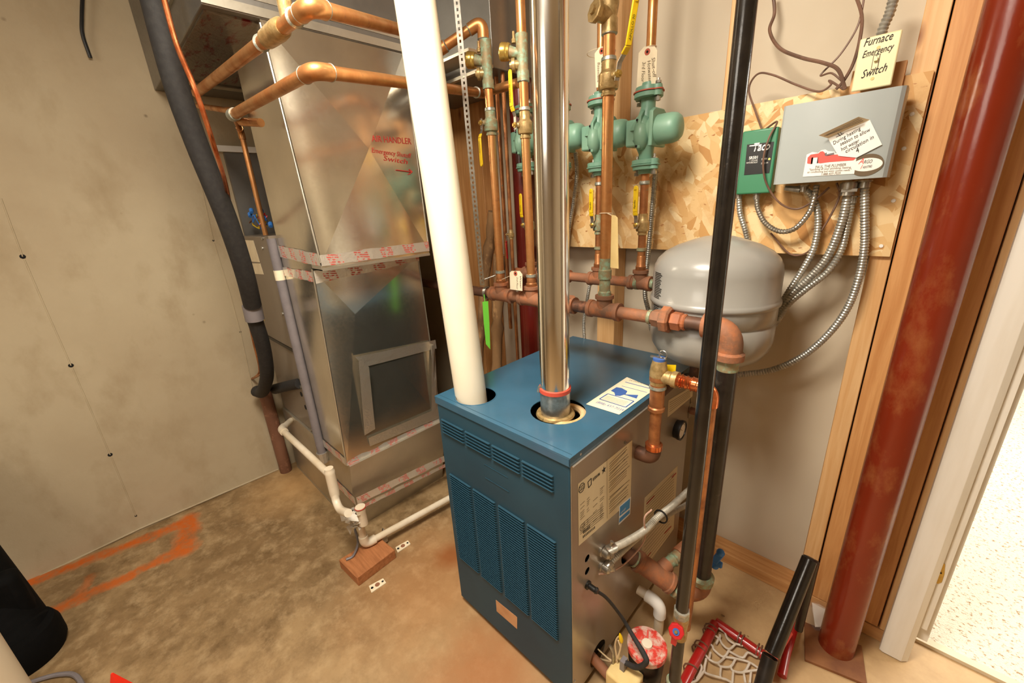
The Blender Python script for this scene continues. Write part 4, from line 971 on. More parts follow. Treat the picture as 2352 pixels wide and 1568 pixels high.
# ================================================================ CIRCULATOR PUMPS
def make_pump():
    t=thing('circulator_pump','x','pump',V(0,0,0))
    def flange(z,up):
        mb=MB(); s=1 if up else -1
        # oval two-bolt flange as two discs and a web, doubled for the mating companion flange
        for zz0,h in ((z,.016),):
            mb.lathe((0,0,zz0 if up else zz0-h),(0,0,1),[(0,.044),(.002,.047),(h-.002,.047),(h,.044)],28)
            for sgn in (-1,1): mb.lathe((sgn*.036,-sgn*.014,zz0 if up else zz0-h),(0,0,1),[(0,.0165),(h,.0165)],16)
        f=mb.build('body_flange','pump',t)
        g=MB(); zg=z+(.016 if up else -.0195); g.lathe((0,0,zg),(0,0,1),[(0,.050),(.0035,.050)],28)
        for sgn in (-1,1): g.lathe((sgn*.037,-sgn*.0145,zg),(0,0,1),[(0,.019),(.0035,.019)],16)
        g.build('gasket','gasket' if up else 'pump',t)
        mb=MB(); z2=z+.0195 if up else z-.0195-.013
        mb.lathe((0,0,z2),(0,0,1),[(0,.045),(.013,.043)] if up else [(0,.043),(.013,.045)],28)
        for sgn in (-1,1): mb.lathe((sgn*.036,-sgn*.014,z2),(0,0,1),[(0,.0165),(.012,.0155)],16)
        mb.lathe((0,0,z2+.012 if up else z2-.014),(0,0,1),[(0,.026),(.014,.024)] if up else [(0,.024),(.014,.026)],20)
        mb.build('companion_flange','pump',t)
        for sgn in (-1,1):
            c=V(sgn*.040,-sgn*.016,z+.017 if up else z-.017)
            b=MB().lathe(c-V(0,0,.034),(0,0,1),[(0,.0045),(.066,.0045)],10).lathe(c+V(0,0,.017 if up else .013),(0,0,1),[(0,.0095),(.008,.009)],6)
            b.lathe(c-V(0,0,.033),(0,0,1),[(0,.0095),(.011,.0095)],6); b.build('flange_bolt','steel' if not(up and sgn<0) else 'steel',t,flat=True)
    flange(.098,True); flange(-.092,False)
    b=MB()
    b.tube([(0,0,.10),(0,0,.07),(-.004,0,.045),(-.012,.0,.02),(-.014,0,0)],[.024,.0235,.028,.04,.046],24)
    b.tube([(0,0,-.095),(0,0,-.07),(-.002,-.004,-.045),(-.006,-.008,-.02)],[.024,.025,.032,.04],24)
    b.sphere((-.006,-.006,-.002),.055,(.62,.86,1.0),24)
    b.sphere((-.004,-.026,-.016),.042,(.66,.85,1.15),20)
    b.build('volute','pump',t,ang=80)
    # casing plate at the left and motor flange at the right (axis along +X)
    pl=MB()
    P=[(-.010,-.052,-.058),(-.010,.055,-.058),(-.010,.055,.058),(-.010,-.030,.062),(-.010,-.052,.040)]
    pl.prism(P,(.012,0,0)); pl.build('casing_plate','pump',t,bevel=.003)
    MB().prism([(.030,-.052,-.055),(.030,.052,-.055),(.030,.052,.050),(.030,.030,.062),(.030,-.030,.062),(.030,-.052,.050)],(.014,0,0)).build('motor_flange','pump',t,bevel=.003)
    MB().lathe((.002,0,-.002),(1,0,0),[(0,.042),(.03,.045)],28).build('motor_neck','pump',t)
    MB().lathe((.044,0,-.004),(1,0,0),[(0,.047),(.045,.0465),(.060,.043),(.070,.035),(.074,.02)],36).build('motor_can','pump',t,ang=50)
    bx=MB().box((-.066,-.030,-.047),(-.012,.034,.038)).build('terminal_box','pump',t,bevel=.006)
    MB().box((-.0685,-.022,-.038),(-.0662,.026,.030)).build('nameplate','steel',bx,bevel=.001)
    for y_,z_ in ((-.045,.030),(-.045,-.050)): MB().lathe((-.0105,y_,z_),(-.2,-1,0),[(0,.004),(.008,.004)],8).build('screw_hole','dark',t)
    return t
pz=[zat(322,PX[0],YR),zat(318,PX[1],YR),zat(312,PX[2],YR),zat(300,PX[3],YR)]
labs=['green circulator pump mostly hidden behind the copper riser left of the shiny flue','green circulator pump hidden behind the shiny flue, its motor showing at the right','green circulator pump right of the flue, behind the front copper riser','green circulator pump farthest right, fully visible beside the strand board']
p0=make_pump(); pumps=[p0]
for i in range(1,4): pumps.append(copy_tree(p0))
pzc=sum(pz)/4
for i,p in enumerate(pumps):
    p.location=(PX[i],YR,pz[i]); p['label']=labs[i]; p['group']='green circulator pumps in a row on the rear header'
# pipes above and below the pumps, with isolating valves
names=['rear copper pipe under and over the leftmost green pump, half hidden','rear copper pipe on the green pump behind the shiny flue','rear copper pipe on the green pump behind the front riser','rear copper pipe on the rightmost green pump']
r2=.0145
for i,x in enumerate(PX):
    t=thing('pump_pipe',names[i],'pipe',V(x,YR,rz+.05),'rear copper pipes on the pumps')
    zbot=rz+.05; zp=pz[i]
    MB().tube([(x,YR,zbot),(x,YR,zp-.135)],r2,20).build('pipe','copper_old',t)
    MB().tube([(x,YR,zp+.15),(x,YR,H-.01)],r2*1.05,20).build('pipe','copper',t)
    adap(t,x,YR,zbot,r2); sol(t,x,YR,zp-.175,r2); sol(t,x,YR,zbot+.07,r2,'patina')
    vz=zat(515,x,YR)
    ball_valve(t,x,YR,vz,r2,stem=(-.28,-.95,0),lever=V(0,0,1),L=.125,m='brass' if i==3 else 'patina',bend=.006,txt='Apollo')
# hanging tags
def zline(parent,pts,m='paper',r=.0012): MB().tube([Vector(p) for p in pts],r,5).build('string',m,parent)
t=tagcard([(1467,122),(1480,107),(1504,106),(1510,116),(1506,207),(1462,206)],1.432,'white manila tag with scribbled note above the rightmost green pump',hole=(1487,119))
MB().torus((PX[3],YR,at(1495,104,y=1.432).z),(0,0,1),.018,.001,16,4).build('string','paper',t)
def vtext(t,s,p,q,size,y,m='inkbrown'):
    a,b=at(*p,y=y),at(*q,y=y); xd=(b-a).normalized(); yd2=xd.cross(V(0,-1,0)); yd2=V(0,-1,0).cross(xd); text(t,'handwriting',s,a,xd,yd2,size,m,shear=.2,off=.0015,fit=(b-a).length)
vtext(t,'Shut-off',(1497,133),(1500,180),.017,1.432); vtext(t,'Hotwater',(1487,140),(1490,190),.017,1.432); vtext(t,'3rd Floor',(1476,142),(1473,190),.017,1.432)
t=tagcard([(1366,123),(1377,108),(1395,106),(1397,200),(1369,201)],1.40,'manila tag half hidden behind the front copper riser',hole=(1382,117)); MB().torus((PX[2],YR,at(1385,106,y=1.40).z),(0,0,1),.05,.001,16,4).build('string','paper',t)
vtext(t,'Hot water',(1382,135),(1380,190),.015,1.40); vtext(t,'Basement',(1373,143),(1372,190),.015,1.40)
t=tagcard([(1405,493),(1414,495),(1419,500),(1421,617),(1402,614)],1.19,'blank yellowish tag tied to the front copper riser right of the flue',m='paper_b')
q=at(1393,490,y=1.2); MB().torus((xc,YH,zat(490,xc,YH)),(0,.1,1),.021,.0014,20,5).tube([V(xc+.015,YH-.015,zat(490,xc,YH)),at(1411,497,y=1.19)],.0012,5).build('string','paper',t)
t=tagcard([(1171,626),(1175,622),(1194,622),(1200,630),(1200,668),(1172,664)],1.175,'small white manila tag standing between the two copper risers left of the flue',hole=(1184,628)); MB().tube([at(1184,628,y=1.174),V(xa+.018,YH-.01,zat(640,xa,YH))],.0012,5).build('string','paper',t)
vtext(t,'Water',(1194,632),(1195,662),.014,1.175); vtext(t,'2nd Floor',(1187,635),(1187,664),.012,1.175)
# ================================================================ PAINTED POST AND STICKS BEHIND
q0=at(1160,60,y=1.56); q1=at(1198,790,y=1.56)
po=MB().lathe((-1.40,1.545,0),(0,0,1),[(0,.052),(H-.01,.052)],32).build('painted_post','redcol2'); tag(po,'dark red painted steel post standing behind the copper risers','column')
tn=thing('thin_copper_line','thin vertical copper line with small red-handled valve in front of the dark red post','pipe',V(-1.42,1.46,1.3))
xt=at(1172,500,y=1.40).x; MB().tube([(xt,1.40,.3),(xt,1.40,H)],.0085,14).build('pipe','copper_old',tn); ball_valve(tn,xt,1.40,zat(538,xt,1.40),.0085,stem=(-.8,-.6,0),lever=V(.05,0,-1),lname='redv',L=.105,bend=.006,w=.0075)
xt2=at(1135,100,y=1.42).x; ob2=MB().tube([(xt2,1.42,1.0),(xt2,1.42,H)],.009,14).build('side_copper_line','copper_old'); tag(ob2,'thin bare copper line running beside the dark red post, left of it','pipe')
def stick(pts,r,lab):
    P=[at(a,b,y=y) for a,b,y in pts]; P=smooth(P,5); rs=[r*(1+.18*math.sin(i*1.7)+.1*math.cos(i*3.1)) for i in range(len(P))]
    o=MB().tube(P,rs,12).build('wooden_stick','bark'); tag(o,lab,'stick','rough sticks leaning in the back corner'); return o
stick([(1134,486,1.50),(1120,590,1.49),(1108,720,1.45),(1100,830,1.40),(1096,1010,1.3),(1092,1240,1.22)],.027,'barked wooden stick leaning in the corner, its broken top showing above the header')
stick([(1148,585,1.47),(1143,700,1.46),(1142,800,1.44),(1140,1000,1.38),(1139,1205,1.34)],.031,'rough wooden stick in the corner with pale peeled patches below the header')
# ================================================================ BLACK PIPES AND BOILER FITTINGS
fr_=thing('return_pipe','fat black iron pipe dropping from the rusty elbow to the floor-level return elbow','pipe',V(-.327,YH,.2))
zf0=at(1612,1322,y=YH).z
MB().tube([(-.327,YH,zf0-.01),(-.327,YH,hz-.075)],.0285,32).build('pipe','blackpipe2',fr_)
MB().lathe((-.327,YH,hz-.125),(0,0,1),[(0,.029),(.008,.0298),(.016,.0288),(.024,.0298),(.032,.0288),(.04,.0298),(.046,.0288)],28).build('threaded_end','patina',fr_)
tee_z=zf0-.075
MB().lathe((-.327,YH,zf0-.02),(0,0,1),[(0,.030),(.0,.040),(.022,.042),(.030,.030)],28).build('sealant_ring','patina',fr_,label='pale green sealant ring')
e2=MB().tube([V(-.327,YH,zf0-.015)]+arc(V(-.327,YH,zf0+.1),V(-.327,YH,tee_z),V(-.5,YH-.12,tee_z),.045,8)+[V(-.327-.05,YH-.035,tee_z)],.036,24); e2.build('elbow','rust',fr_)
# return tee at the boiler side
hp_=V(bx1-.06,h3.y,h3.z); ex=V(-.327-.055,YH-.04,tee_z); te=at(1505,1310,y=(h3.y+YH)/2-.015)
dv=(ex-hp_).normalized(); c=hp_+dv*(.115)
rt=thing('return_tee','stubby rusty iron tee joining the boiler side opening to the fat black pipe','pipe',c)
MB().tube([hp_,c+dv*.01],.027,24).build('nipple','iron_dark',rt)
MB().lathe(c-dv*.02,dv,[(0,.027),(.0,.030),(.006,.031),(.01,.027)],20).build('sealant_ring','patina',rt)
L=(ex-c).length
t=MB().lathe(c-dv*.01,dv,[(0,.03),(0,.039),(.015,.039),(.018,.035),(L-.045,.035),(L-.042,.039),(L-.03,.039),(L-.03,.03)],28)
bd=(at(1578,1250,y=c.y+.16)-at(1520,1298,y=c.y+.03)).normalized()
mc=c+dv*(L*.42); t.tube([mc,mc+bd*.06],.027,20); t.build('tee','rust',rt)
MB().tube([mc+bd*.05,mc+bd*.13],.022,20).lathe(mc+bd*.085,bd,[(0,.022),(.004,.026),(.012,.022)],18).build('branch_nipple','patina',rt)
MB().lathe(mc+bd*.12,bd,[(0,.030),(.05,.030)],8).build('branch_bushing','rust',rt)
MB().lathe(ex-dv*.03,dv,[(0,.028),(.01,.037),(.03,.036),(.04,.028)],24).build('sealant_ring','patina',rt)
# drain with blue handle
dq=at(1648,1287,y=YH+.10); dn=thing('drain_valve','small drain valve with blue painted handle behind the fat black pipe','valve',dq)
MB().tube([mc+bd*.16,dq+V(-.02,0,-.0)],.011,14).build('stem_pipe','brass',dn)
MB().cbox(dq+V(0,0,.018),(.012,.009,.03),Matrix.Rotation(.35,3,'Y')).cbox(dq+V(0,0,-.012),(.018,.007,.012)).sphere(dq+V(.006,0,.042),.014).sphere(dq+V(-.006,0,-.028),.014).build('handle','bluev',dn,bevel=.004)
# gas pipe
gx,gy=-.300,.932
gp0=at(1716,0,y=gy); gb=at(1566.5,1398,y=gy); 
gx=(gp0.x+gb.x)/2
gs=thing('gas_pipe','slim glossy black gas pipe in front, running floor to ceiling with red valve handle','pipe',V(gx,gy,.06))
zg=gb.z; rg=.0178
MB().tube([gb,gp0+(gp0-gb).normalized()*.3],rg,28).build('pipe','blackpipe',gs)
MB().lathe(gb-V(0,0,.028),(0,0,1),[(0,.021),(.002,.0225),(.026,.0225),(.03,.019)],8).build('union_collar','solder',gs,flat=True)
MB().lathe(gb-V(0,0,.115),(0,0,1),[(0,.017),(.004,.0215),(.025,.022),(.03,.019),(.06,.021),(.07,.0225),(.088,.0215)],20).build('gas_valve_body','brass',gs)
va=at(1553,1450,y=gy-.04); hd_=(CAM-va).normalized()*.6+V(.1,-.5,.2); hd_.normalize()
hv=MB().lathe(va-hd_*.02,hd_,[(0,.012),(.006,.022),(.020,.0215),(.022,.019)],8); hv.cbox(va+V(-.003,0,-.030),(.007,.005,.022)); hv=hv.build('valve_handle','redv',gs,flat=True,label='red octagonal valve handle')
MB().lathe(va+hd_*.0035,hd_,[(0,.0095),(.001,.0095)],20).build('blue_disc','inkblue',hv); MB().lathe(va+hd_*.005,hd_,[(0,.0045),(.003,.004)],12).build('screw','brass_bright',hv)
bot=at(1543,1562,y=gy); MB().tube([V(gb.x,gy,gb.z-.11),V(gb.x,gy,bot.z+.0)],rg*.97,24).build('lower_pipe','blackpipe2',gs)
MB().lathe((gb.x,gy,bot.z-.01),(0,0,1),[(0,.02),(.004,.024),(.016,.024),(.02,.018)],24).build('sealant_ring','patina',gs)
MB().lathe((gb.x,gy,max(bot.z-.1,.003)),(0,0,1),[(0,.026),(min(.095,bot.z-.012),.026)],24).build('bottom_tee','iron_dark',gs)
gvz=.06
# gas control valve at the burner opening
g0=V(-.432,.875,.1); g0z=.1
gv=thing('gas_control','tan gas control block with white wires poking from the boiler side opening','valve',V(-.45,h5.y,gvz))
MB().tube([(gb.x-.02,gy-.01,gvz),(g0.x+.045,.885,gvz)],.020,20).build('inlet_pipe','copper_old',gv)
g0=V(-.432,.875,.1); g0z=.1
MB().box((g0.x-.05,.835,.012),(g0.x+.05,.915,g0z)).build('body','paper_b',gv,bevel=.008)
MB().tube([(bx1-.05,.86,.085),(g0.x-.045,.86,.05)],.017,20).build('outlet_pipe','rust',gv)
MB().cbox((g0.x-.01,.885,g0z+.02),(.008,.012,.022)).build('connector_block','lavender',gv)
mb=[]
for pts in ([(1358,1505),(1390,1516),(1412,1518)],[(1373,1490),(1398,1512),(1416,1522)],[(1418,1520),(1413,1480),(1420,1462),(1428,1470),(1420,1512)],[(1414,1518),(1425,1490),(1420,1470)]):
    MB().tube(smooth([at(a,b,y=.885) for a,b in pts],6),.0028,6).build('wire','wirewhite',gv)
MB().tube(smooth([at(a,b,y=.875) for a,b in ((1401,1482),(1408,1500),(1407,1535))],6),.005,8).build('wire_clip','steel',gv)
MB().lathe(at(1428,1475,y=.885),at(1422,1447,y=.885)-at(1428,1475,y=.885),[(0,.004),(.01,.0075),(.025,.006),(.035,.002)],10).build('wire_nut','yellow',gv)
# black power lead
bl=thing('power_lead','black corrugated lead arching from the boiler side down to the gas control','cable',h6)
q=sp(1349,1342); MB().lathe(q,(1,0,0),[(0,.014),(.006,.014),(.008,.009),(.03,.009),(.032,.011),(.038,.008)],12).build('strain_relief','black',bl)
pts=[q+V(.03,0,0)]+[at(a,b,x=X+dx) for a,b,dx in ((1395,1375,.045),(1430,1420,.07))]+[at(a,b,y=yy) for a,b,yy in ((1455,1462,.915),(1478,1500,.90),(1484,1520,.89),(1462,1532,.885),(1428,1517,.885))]
MB().tube(smooth(pts,8),[.0052+.0035*min(1,max(0,(i-14)/16)) for i in range(8*(len(pts)-1)+1)],12).build('lead','blackrub',bl)
# armoured cables with angled connectors
for i,(cpx,cpy,pts,r,lb) in enumerate(((1381,1262,((1400,1262),(1438,1244),(1480,1218),(1510,1188),(1545,1160),(1585,1122)),.0125,'upper pale armoured cable leaving the boiler side, tied to the lower one'),(1381,1297,((1398,1296),(1420,1275),(1460,1238),(1500,1205),(1540,1178),(1585,1150)),.0105,'lower pale armoured cable leaving the boiler side beneath the other'))):
    t=thing('armoured_cable',lb,'cable',sp(cpx,cpy),'pale armoured cables on the boiler side')
    q=sp(cpx,cpy); P=[at(a,b,x=X+.035+.012*k+(0 if i==0 else -.012)) for k,(a,b) in enumerate(pts)]
    P+=[at(1622,1075-i*4,y=1.30),at(1640,985,y=1.36),at(1654,905,y=1.42)]
    spiral(P,r,.0062).build('armour','conduit_w',t)
    MB().lathe(q,(1,0,0),[(0,.020),(.008,.020),(.01,.016),(.03,.016),(.036,.010)],20).tube([q+V(.022,0,0),q+V(.03,.012,-.002),P[0],P[0]+(P[1]-P[0])*.25],[.014,.016,.0165,.016],16).build('angled_connector','steel',t)
    MB().lathe(P[0]+V(0,.004,.012),(.2,.2,1),[(0,.004),(.014,.004),(.0145,.006),(.018,.006)],8).build('clamp_screw','steel',t)
q=at(1518,1186,x=X+.075); zt_=MB().torus(q,(at(1545,1160,x=X+.08)-q),.023,.003,20,6).build('cable_tie','black'); tag(zt_,'black cable tie around the two pale armoured cables','cable tie')
line([sp(1376,1318,.01),sp(1400,1314,.02),sp(1440,1290,.04),sp(1480,1240,.06),sp(1480,1190,.06),sp(1497,1170,.07)],.0028,'wirepink','thermostat_wire','thin pale pink wire curving across the boiler side in front of the instruction sheet','wire',n=6)
# relief valve tree
ry=at(1490,1046,x=X+.04).y; rx=X+.055
rv=thing('relief_valve','copper relief valve tree at the boiler back corner with brass body and test lever','valve',V(rx,ry,.75))
ze=zat(1040,rx,ry); zt1=zat(890,rx,ry); zt2=zat(855,rx,ry)
rpx=lambda py: V(rx,ry,zat(py,rx,ry))
MB().tube([V(X-.03,ry,ze-.02)]+arc(V(X-.1,ry,ze-.02),V(rx,ry,ze-.02),V(rx,ry,ze+.2),.03,6)+[V(rx,ry,ze+.02)],.024,20).build('elbow','iron_dark',rv)
MB().lathe(V(rx,ry,ze+.015),(0,0,1),[(0,.022),(.003,.027),(.02,.027),(.024,.02)],22).build('copper_collar','copper_new',rv)
MB().tube([V(rx,ry,ze+.03),V(rx,ry,zat(935,rx,ry))],.018,22).build('pipe','copper_old',rv)
MB().lathe(V(rx,ry,zat(942,rx,ry)),(0,0,1),[(0,.02),(.002,.0255),(.012,.0255),(.016,.022),(.10,.0225),(.104,.026),(.118,.026),(.12,.02)],22).build('tee','copper_old',rv)
MB().tube([V(rx,ry,zat(905,rx,ry)),V(rx,ry+.09,zat(905,rx,ry)+.005)],.02,18).build('tee_branch','iron_dark',rv)
zb_=zat(893,rx,ry)
MB().lathe(V(rx,ry,zb_),(0,0,1),[(0,.022),(.004,.026),(.012,.025)],18).build('sealant','solder',rv)
bv=MB().lathe(V(rx,ry,zb_+.01),(0,0,1),[(0,.020),(.012,.024),(.045,.027),(.065,.024),(.085,.019)],24); zo=zb_+.045
bv.lathe(V(rx,ry,zo),(1,.0,0),[(0,.02),(.04,.021),(.045,.025),(.06,.025)],20); bv.build('brass_body','brass',rv)
MB().lathe(V(rx,ry,zb_+.092),(0,0,1),[(0,.019),(.01,.019)],20).build('blue_cap','inkblue',rv); 
MB().box((rx-.028,ry-.004,zb_+.10),(rx+.02,ry+.004,zb_+.105)).torus((rx+.01,ry,zb_+.115),(0,1,0),.012,.0015,14,5).build('test_lever','steel',rv)
xo=at(1637,884,y=ry).x; ro=MB(); pr=[]
n_=26
for k in range(n_+1):
    t_=k/n_; pr.append((t_*(xo-rx-.075),.0175+.0035*(1 if k%5==0 else 0)+.0015*(k%2)))
ro.lathe(V(rx+.055,ry,zo),(1,0,0),pr,20).build('copper_fitting','copper_new',rv,label='bright new copper outlet fitting')
yt=MB().prism([at(a,b,y=ry+.045) for a,b in ((1497,836),(1553,838),(1549,880),(1506,892),(1495,880))],(0,.0008,0)).build('yellow_tag','yellow',rv,flat=True,label='yellow warning tag')
dc=thing('discharge_pipe','copper discharge pipe half hidden between the two black pipes, open end above the floor','pipe',V(xo,ry,.1))
ze2=zat(1440,xo,ry); run(dc,[V(xo-.04,ry,zo),V(xo,ry,zo),V(xo,ry,max(ze2,.02))],.0165,'copper_old','copper_new',rings=False)
# sump pail with red lid and white elbow
pc=at(1486,1480,z=.150)
pl=thing('condensate_pail','black pail with worn red lid standing beside the boiler','pail',V(pc.x,pc.y,0))
MB().lathe((pc.x,pc.y,0.001),(0,0,1),[(0,.05),(.004,.054),(.125,.062),(.129,.06)],36).build('pail','black',pl)
ld=MB().lathe((pc.x,pc.y,.13),(0,0,1),[(0,.062),(.002,.066),(.02,.066),(.023,.063),(.0235,.05),(.020,.048),(.020,.008)],40).build('lid','red_lid',pl)
MB().lathe((pc.x,pc.y,.150),(0,0,1),[(0,.018),(.008,.017),(.009,.006)],20).build('lid_boss','pvc',ld,label='white centre boss')
for k in range(4):
    a=k*math.pi/2+.4; MB().tube([V(pc.x+math.cos(a)*.02,pc.y+math.sin(a)*.02,.152),V(pc.x+math.cos(a)*.05,pc.y+math.sin(a)*.05,.152)],.003,6).build('lid_rib','redpaint',ld)
wp=thing('white_elbow_pipe','white plastic elbow pipe beside the red-lidded pail, behind the boiler corner','pipe',at(1515,1440,z=.03))
q1_=at(1482,1396,z=.155); q2_=at(1518,1398,z=.15); q3_=at(1512,1445,z=.02)
q2_=V(q3_.x,q3_.y,.15); q1_=V(q3_.x-.09,q3_.y+.0,.155)
run(wp,[q1_,q2_,V(q3_.x,q3_.y,.004)],.0175,'pvc','white',rings=False,er=1.3)
# ================================================================ CONTROL BOXES ON THE STRAND BOARD
YB=1.52
pn=thing('control_panel','big pale grey zone control box mounted crooked-free on the strand board','control box',V(-.28,1.58,1.68))
pn['label']='big pale grey zone control box with stickers, mounted on the strand board'
Pp=[at(1800,243,y=YB),at(2087,195,y=YB),at(2039,408,y=YB),at(1773,423,y=YB)]
x0_=(Pp[0].x+Pp[3].x)/2; x1_=(Pp[1].x+Pp[2].x)/2; z1_=(Pp[0].z+Pp[1].z)/2; z0_=(Pp[2].z+Pp[3].z)/2
MB().box((x0_+.01,YB+.02,z0_+.006),(x1_-.012,1.6355,z1_-.004)).build('backbox','boxgrey',pn,bevel=.002)
cv=MB(); rc_=.014; prof=[(x0_,1.60),(x0_,YB+rc_)]+[(x0_+rc_*(1-math.cos(a)),YB+rc_*(1-math.sin(a))) for a in (math.pi/6,math.pi/3)]+[(x0_+rc_,YB),(x1_-rc_*1.6,YB)]+[(x1_-rc_*1.6*(1-math.sin(a)),YB+rc_*1.6*(1-math.cos(a))) for a in (math.pi/6,math.pi/3)]+[(x1_,YB+rc_*1.6),(x1_,1.60)]
cv.prism([V(a,b,z0_) for a,b in prof],(0,0,z1_-z0_)); cover=cv.build('cover','boxgrey',pn,ang=25)
def pq(a,b,e=.001): return at(a,b,y=YB-e)
def pan(parent,nm,pts,m,e=.001,lab=None,th=.0006): return MB().prism([pq(a,b,e) for a,b in pts],(0,-th,0)).build(nm,m,parent,flat=True,label=lab)
# plumber sticker with pipe wrench picture
stk=pan(cover,'plumber_sticker',[(1853,355),(1866,349),(1879,351),(1886,345),(1896,343),(1902,347),(1917,348),(1918,352),(1962,350),(1968,356),(1962,399),(1844,406)],'white',lab='white plumber sticker with red wrench')
def pan2(nm,pts,m,e=.002): return MB().prism([pq(a,b,e) for a,b in pts],(0,-.0003,0)).build(nm,m,stk,flat=True)
pan2('wrench_print',[(1854,375),(1855,362),(1862,355),(1880,352),(1884,348),(1890,347),(1894,350),(1896,358),(1904,356),(1958,352),(1965,356),(1965,364),(1960,368),(1905,372),(1884,375),(1879,374),(1879,361),(1868,362),(1864,376),(1858,376)],'redpaint')
pan2('wrench_jaw',[(1894,352),(1899,350),(1899,354),(1916,350),(1916,355),(1900,358),(1895,358)],'lavender')
pan2('jaw_teeth',[(1864,362),(1868,361),(1866,376),(1862,377)],'ink'); pan2('jaw_teeth',[(1878,361),(1882,361),(1880,374),(1876,375)],'ink')
def ptx(parent,nm,s,p,q,size,m,e=.0022,sh=0,al='LEFT',b=0):
    A,B=pq(*p,e),pq(*q,e); xd=(B-A).normalized(); return text(parent,nm,s,A,xd,V(0,-1,0).cross(xd) if V(0,-1,0).cross(xd).z>0 else -V(0,-1,0).cross(xd),size,m,shear=sh,align=al,off=.0002,bold=b,fit=(B-A).length)
ptx(stk,'sticker_lettering','PAUL THE PLUMBER',(1872,387),(1943,381),.0108,'inkbrown'); ptx(stk,'sticker_lettering','"Satisfying all your plumbing, heating,',(1858,392),(1955,386),.0078,'inkbrown'); ptx(stk,'sticker_lettering','air conditioning and water system needs."',(1854,397.5),(1955,392),.0074,'inkbrown'); ptx(stk,'sticker_lettering','1-888-437-7039',(1885,402.5),(1930,400),.0085,'inkbrown')
def ell(cx_,cy_,a,b,rot,e,n=30):
    c=pq(cx_,cy_,e); return [c+V(math.cos(t)*a*math.cos(rot)-math.sin(t)*b*math.sin(rot),0,math.cos(t)*a*math.sin(rot)+math.sin(t)*b*math.cos(rot)) for t in [2*math.pi*i/n for i in range(n)]]
lg=MB().prism(ell(1991,379,.034,.0275,.1,.001),(0,-.0005,0)).build('maker_badge','inkbrown',cover,flat=True,label='round dark badge with white oval')
MB().prism(ell(1991,378,.032,.0165,.0,.0016),(0,-.0004,0)).build('white_oval','white',lg,flat=True)
ptx(lg,'badge_letter','A',(1971,377),(1983,376),.021,'redpaint',.0024,.3); ptx(lg,'badge_lettering','RGO',(1983,376),(2003,374),.013,'ink',.0024,.3); ptx(lg,'badge_letter','I',(1975,388),(1979,388),.015,'redpaint',.0024,.3); ptx(lg,'badge_lettering','NDUSTRIES',(1981,387),(2003,384),.0085,'ink',.0024,.3)
# folded handwritten note
nt=MB().prism([at(a,b,y=YB-.004) for a,b in ((1901,317),(1998,275),(2026,332),(1967,362),(1926,358))],(0,-.0006,0)).build('note_sheet','white',None,flat=True); tag(nt,'folded white note with black handwriting stuck on the grey control box','note')
MB().add([at(1901,317,y=YB-.0042),at(1998,275,y=YB-.0042),at(1972,268,y=YB-.03),at(1880,311,y=YB-.028)],[(0,1,2,3)]).build('folded_flap','paper',nt,flat=True)
for k in range(3):
    A_2,B_2=at(1893+k*3,312-k*.5,y=YB-.027+k*.006),at(1975+k*4,272+k*2.5,y=YB-.028+k*.006); MB().tube([A_2+V(0,-.0008,0),B_2+V(0,-.0008,0)],.0008,4).build('small_print','inkbrown',nt)
def ntx(s,p,q,size,b=0): 
    A,B=at(*p,y=YB-.0055),at(*q,y=YB-.0055); xd=(B-A).normalized(); text(nt,'handwriting',s,A,xd,V(0,-1,0).cross(xd) if V(0,-1,0).cross(xd).z>0 else -V(0,-1,0).cross(xd),size,'ink',shear=.25,off=.0002,bold=b,fit=(B-A).length)
ntx('During heating',(1914,333),(1978,297),.0135); ntx('season to allow',(1930,335),(2000,300),.0135); ntx('hot water',(1932,347),(1975,325),.0135); ntx('circulation in',(1942,352),(2008,317),.0135); ntx('4',(1967,352),(1975,348),.02)
MB().tube([at(1921,303,y=YB-.0055),at(1930,312,y=YB-.0055)],.0006,4).tube([at(1928,300,y=YB-.0055),at(1934,309,y=YB-.0055)],.0006,4).tube([at(1920,315,y=YB-.0055),at(1938,306,y=YB-.0055)],.0006,4).build('sketched_arrow','ink',nt)
# green relay box
YG=1.575
G=[at(1706,300,y=YG),at(1787,292,y=YG),at(1770,444,y=YG),at(1690,446,y=YG)]
gx0=(G[0].x+G[3].x)/2; gx1=(G[1].x+G[2].x)/2; gz1=(G[0].z+G[1].z)/2; gz0=(G[2].z+G[3].z)/2
gb_=thing('relay_box','green single-zone relay box with dark label beside the big grey control box','control box',V(gx0,1.6,gz0))
cvr=MB().box((gx0,YG,gz0),(gx1,1.6355,gz1)).build('case','boxgreen',gb_,bevel=.005,seg=3)
MB().box((gx0+.003,YG+.012,gz0+.003),(gx1-.003,YG+.014,gz1-.003)).build('seam','dark',gb_)
def gq(a,b,e): return at(a,b,y=YG-e)
lb=MB().prism([gq(a,b,.0008) for a,b in ((1716,332),(1778,325),(1767,397),(1709,402))],(0,-.0005,0)).build('label','black',cvr,flat=True)
def gt(s,p,q,size,sh=0,b=0,m='white'):
    A,B=gq(*p,.0016),gq(*q,.0016); xd=(B-A).normalized(); text(lb,'label_lettering',s,A,xd,-V(0,-1,0).cross(xd) if V(0,-1,0).cross(xd).z<0 else V(0,-1,0).cross(xd),size,m,shear=sh,off=.0002,bold=b,fit=(B-A).length)
gt('Taco',(1727,348),(1768,343),.034,.3,.0006); gt('SR501',(1720,366),(1740,364),.012,0,.0003); gt('1 ZONE',(1721,371),(1740,369),.006); gt('SWITCHING RELAY',(1714,376),(1740,374),.0065); gt('POWER',(1749,368),(1762,366),.0075); gt('ZONE 1 ON',(1748,377),(1764,375),.0065)
MB().lathe(gq(1767,365,.001),(0,-1,0),[(0,.003),(.001,.0025)],12).build('indicator_light','led',lb)
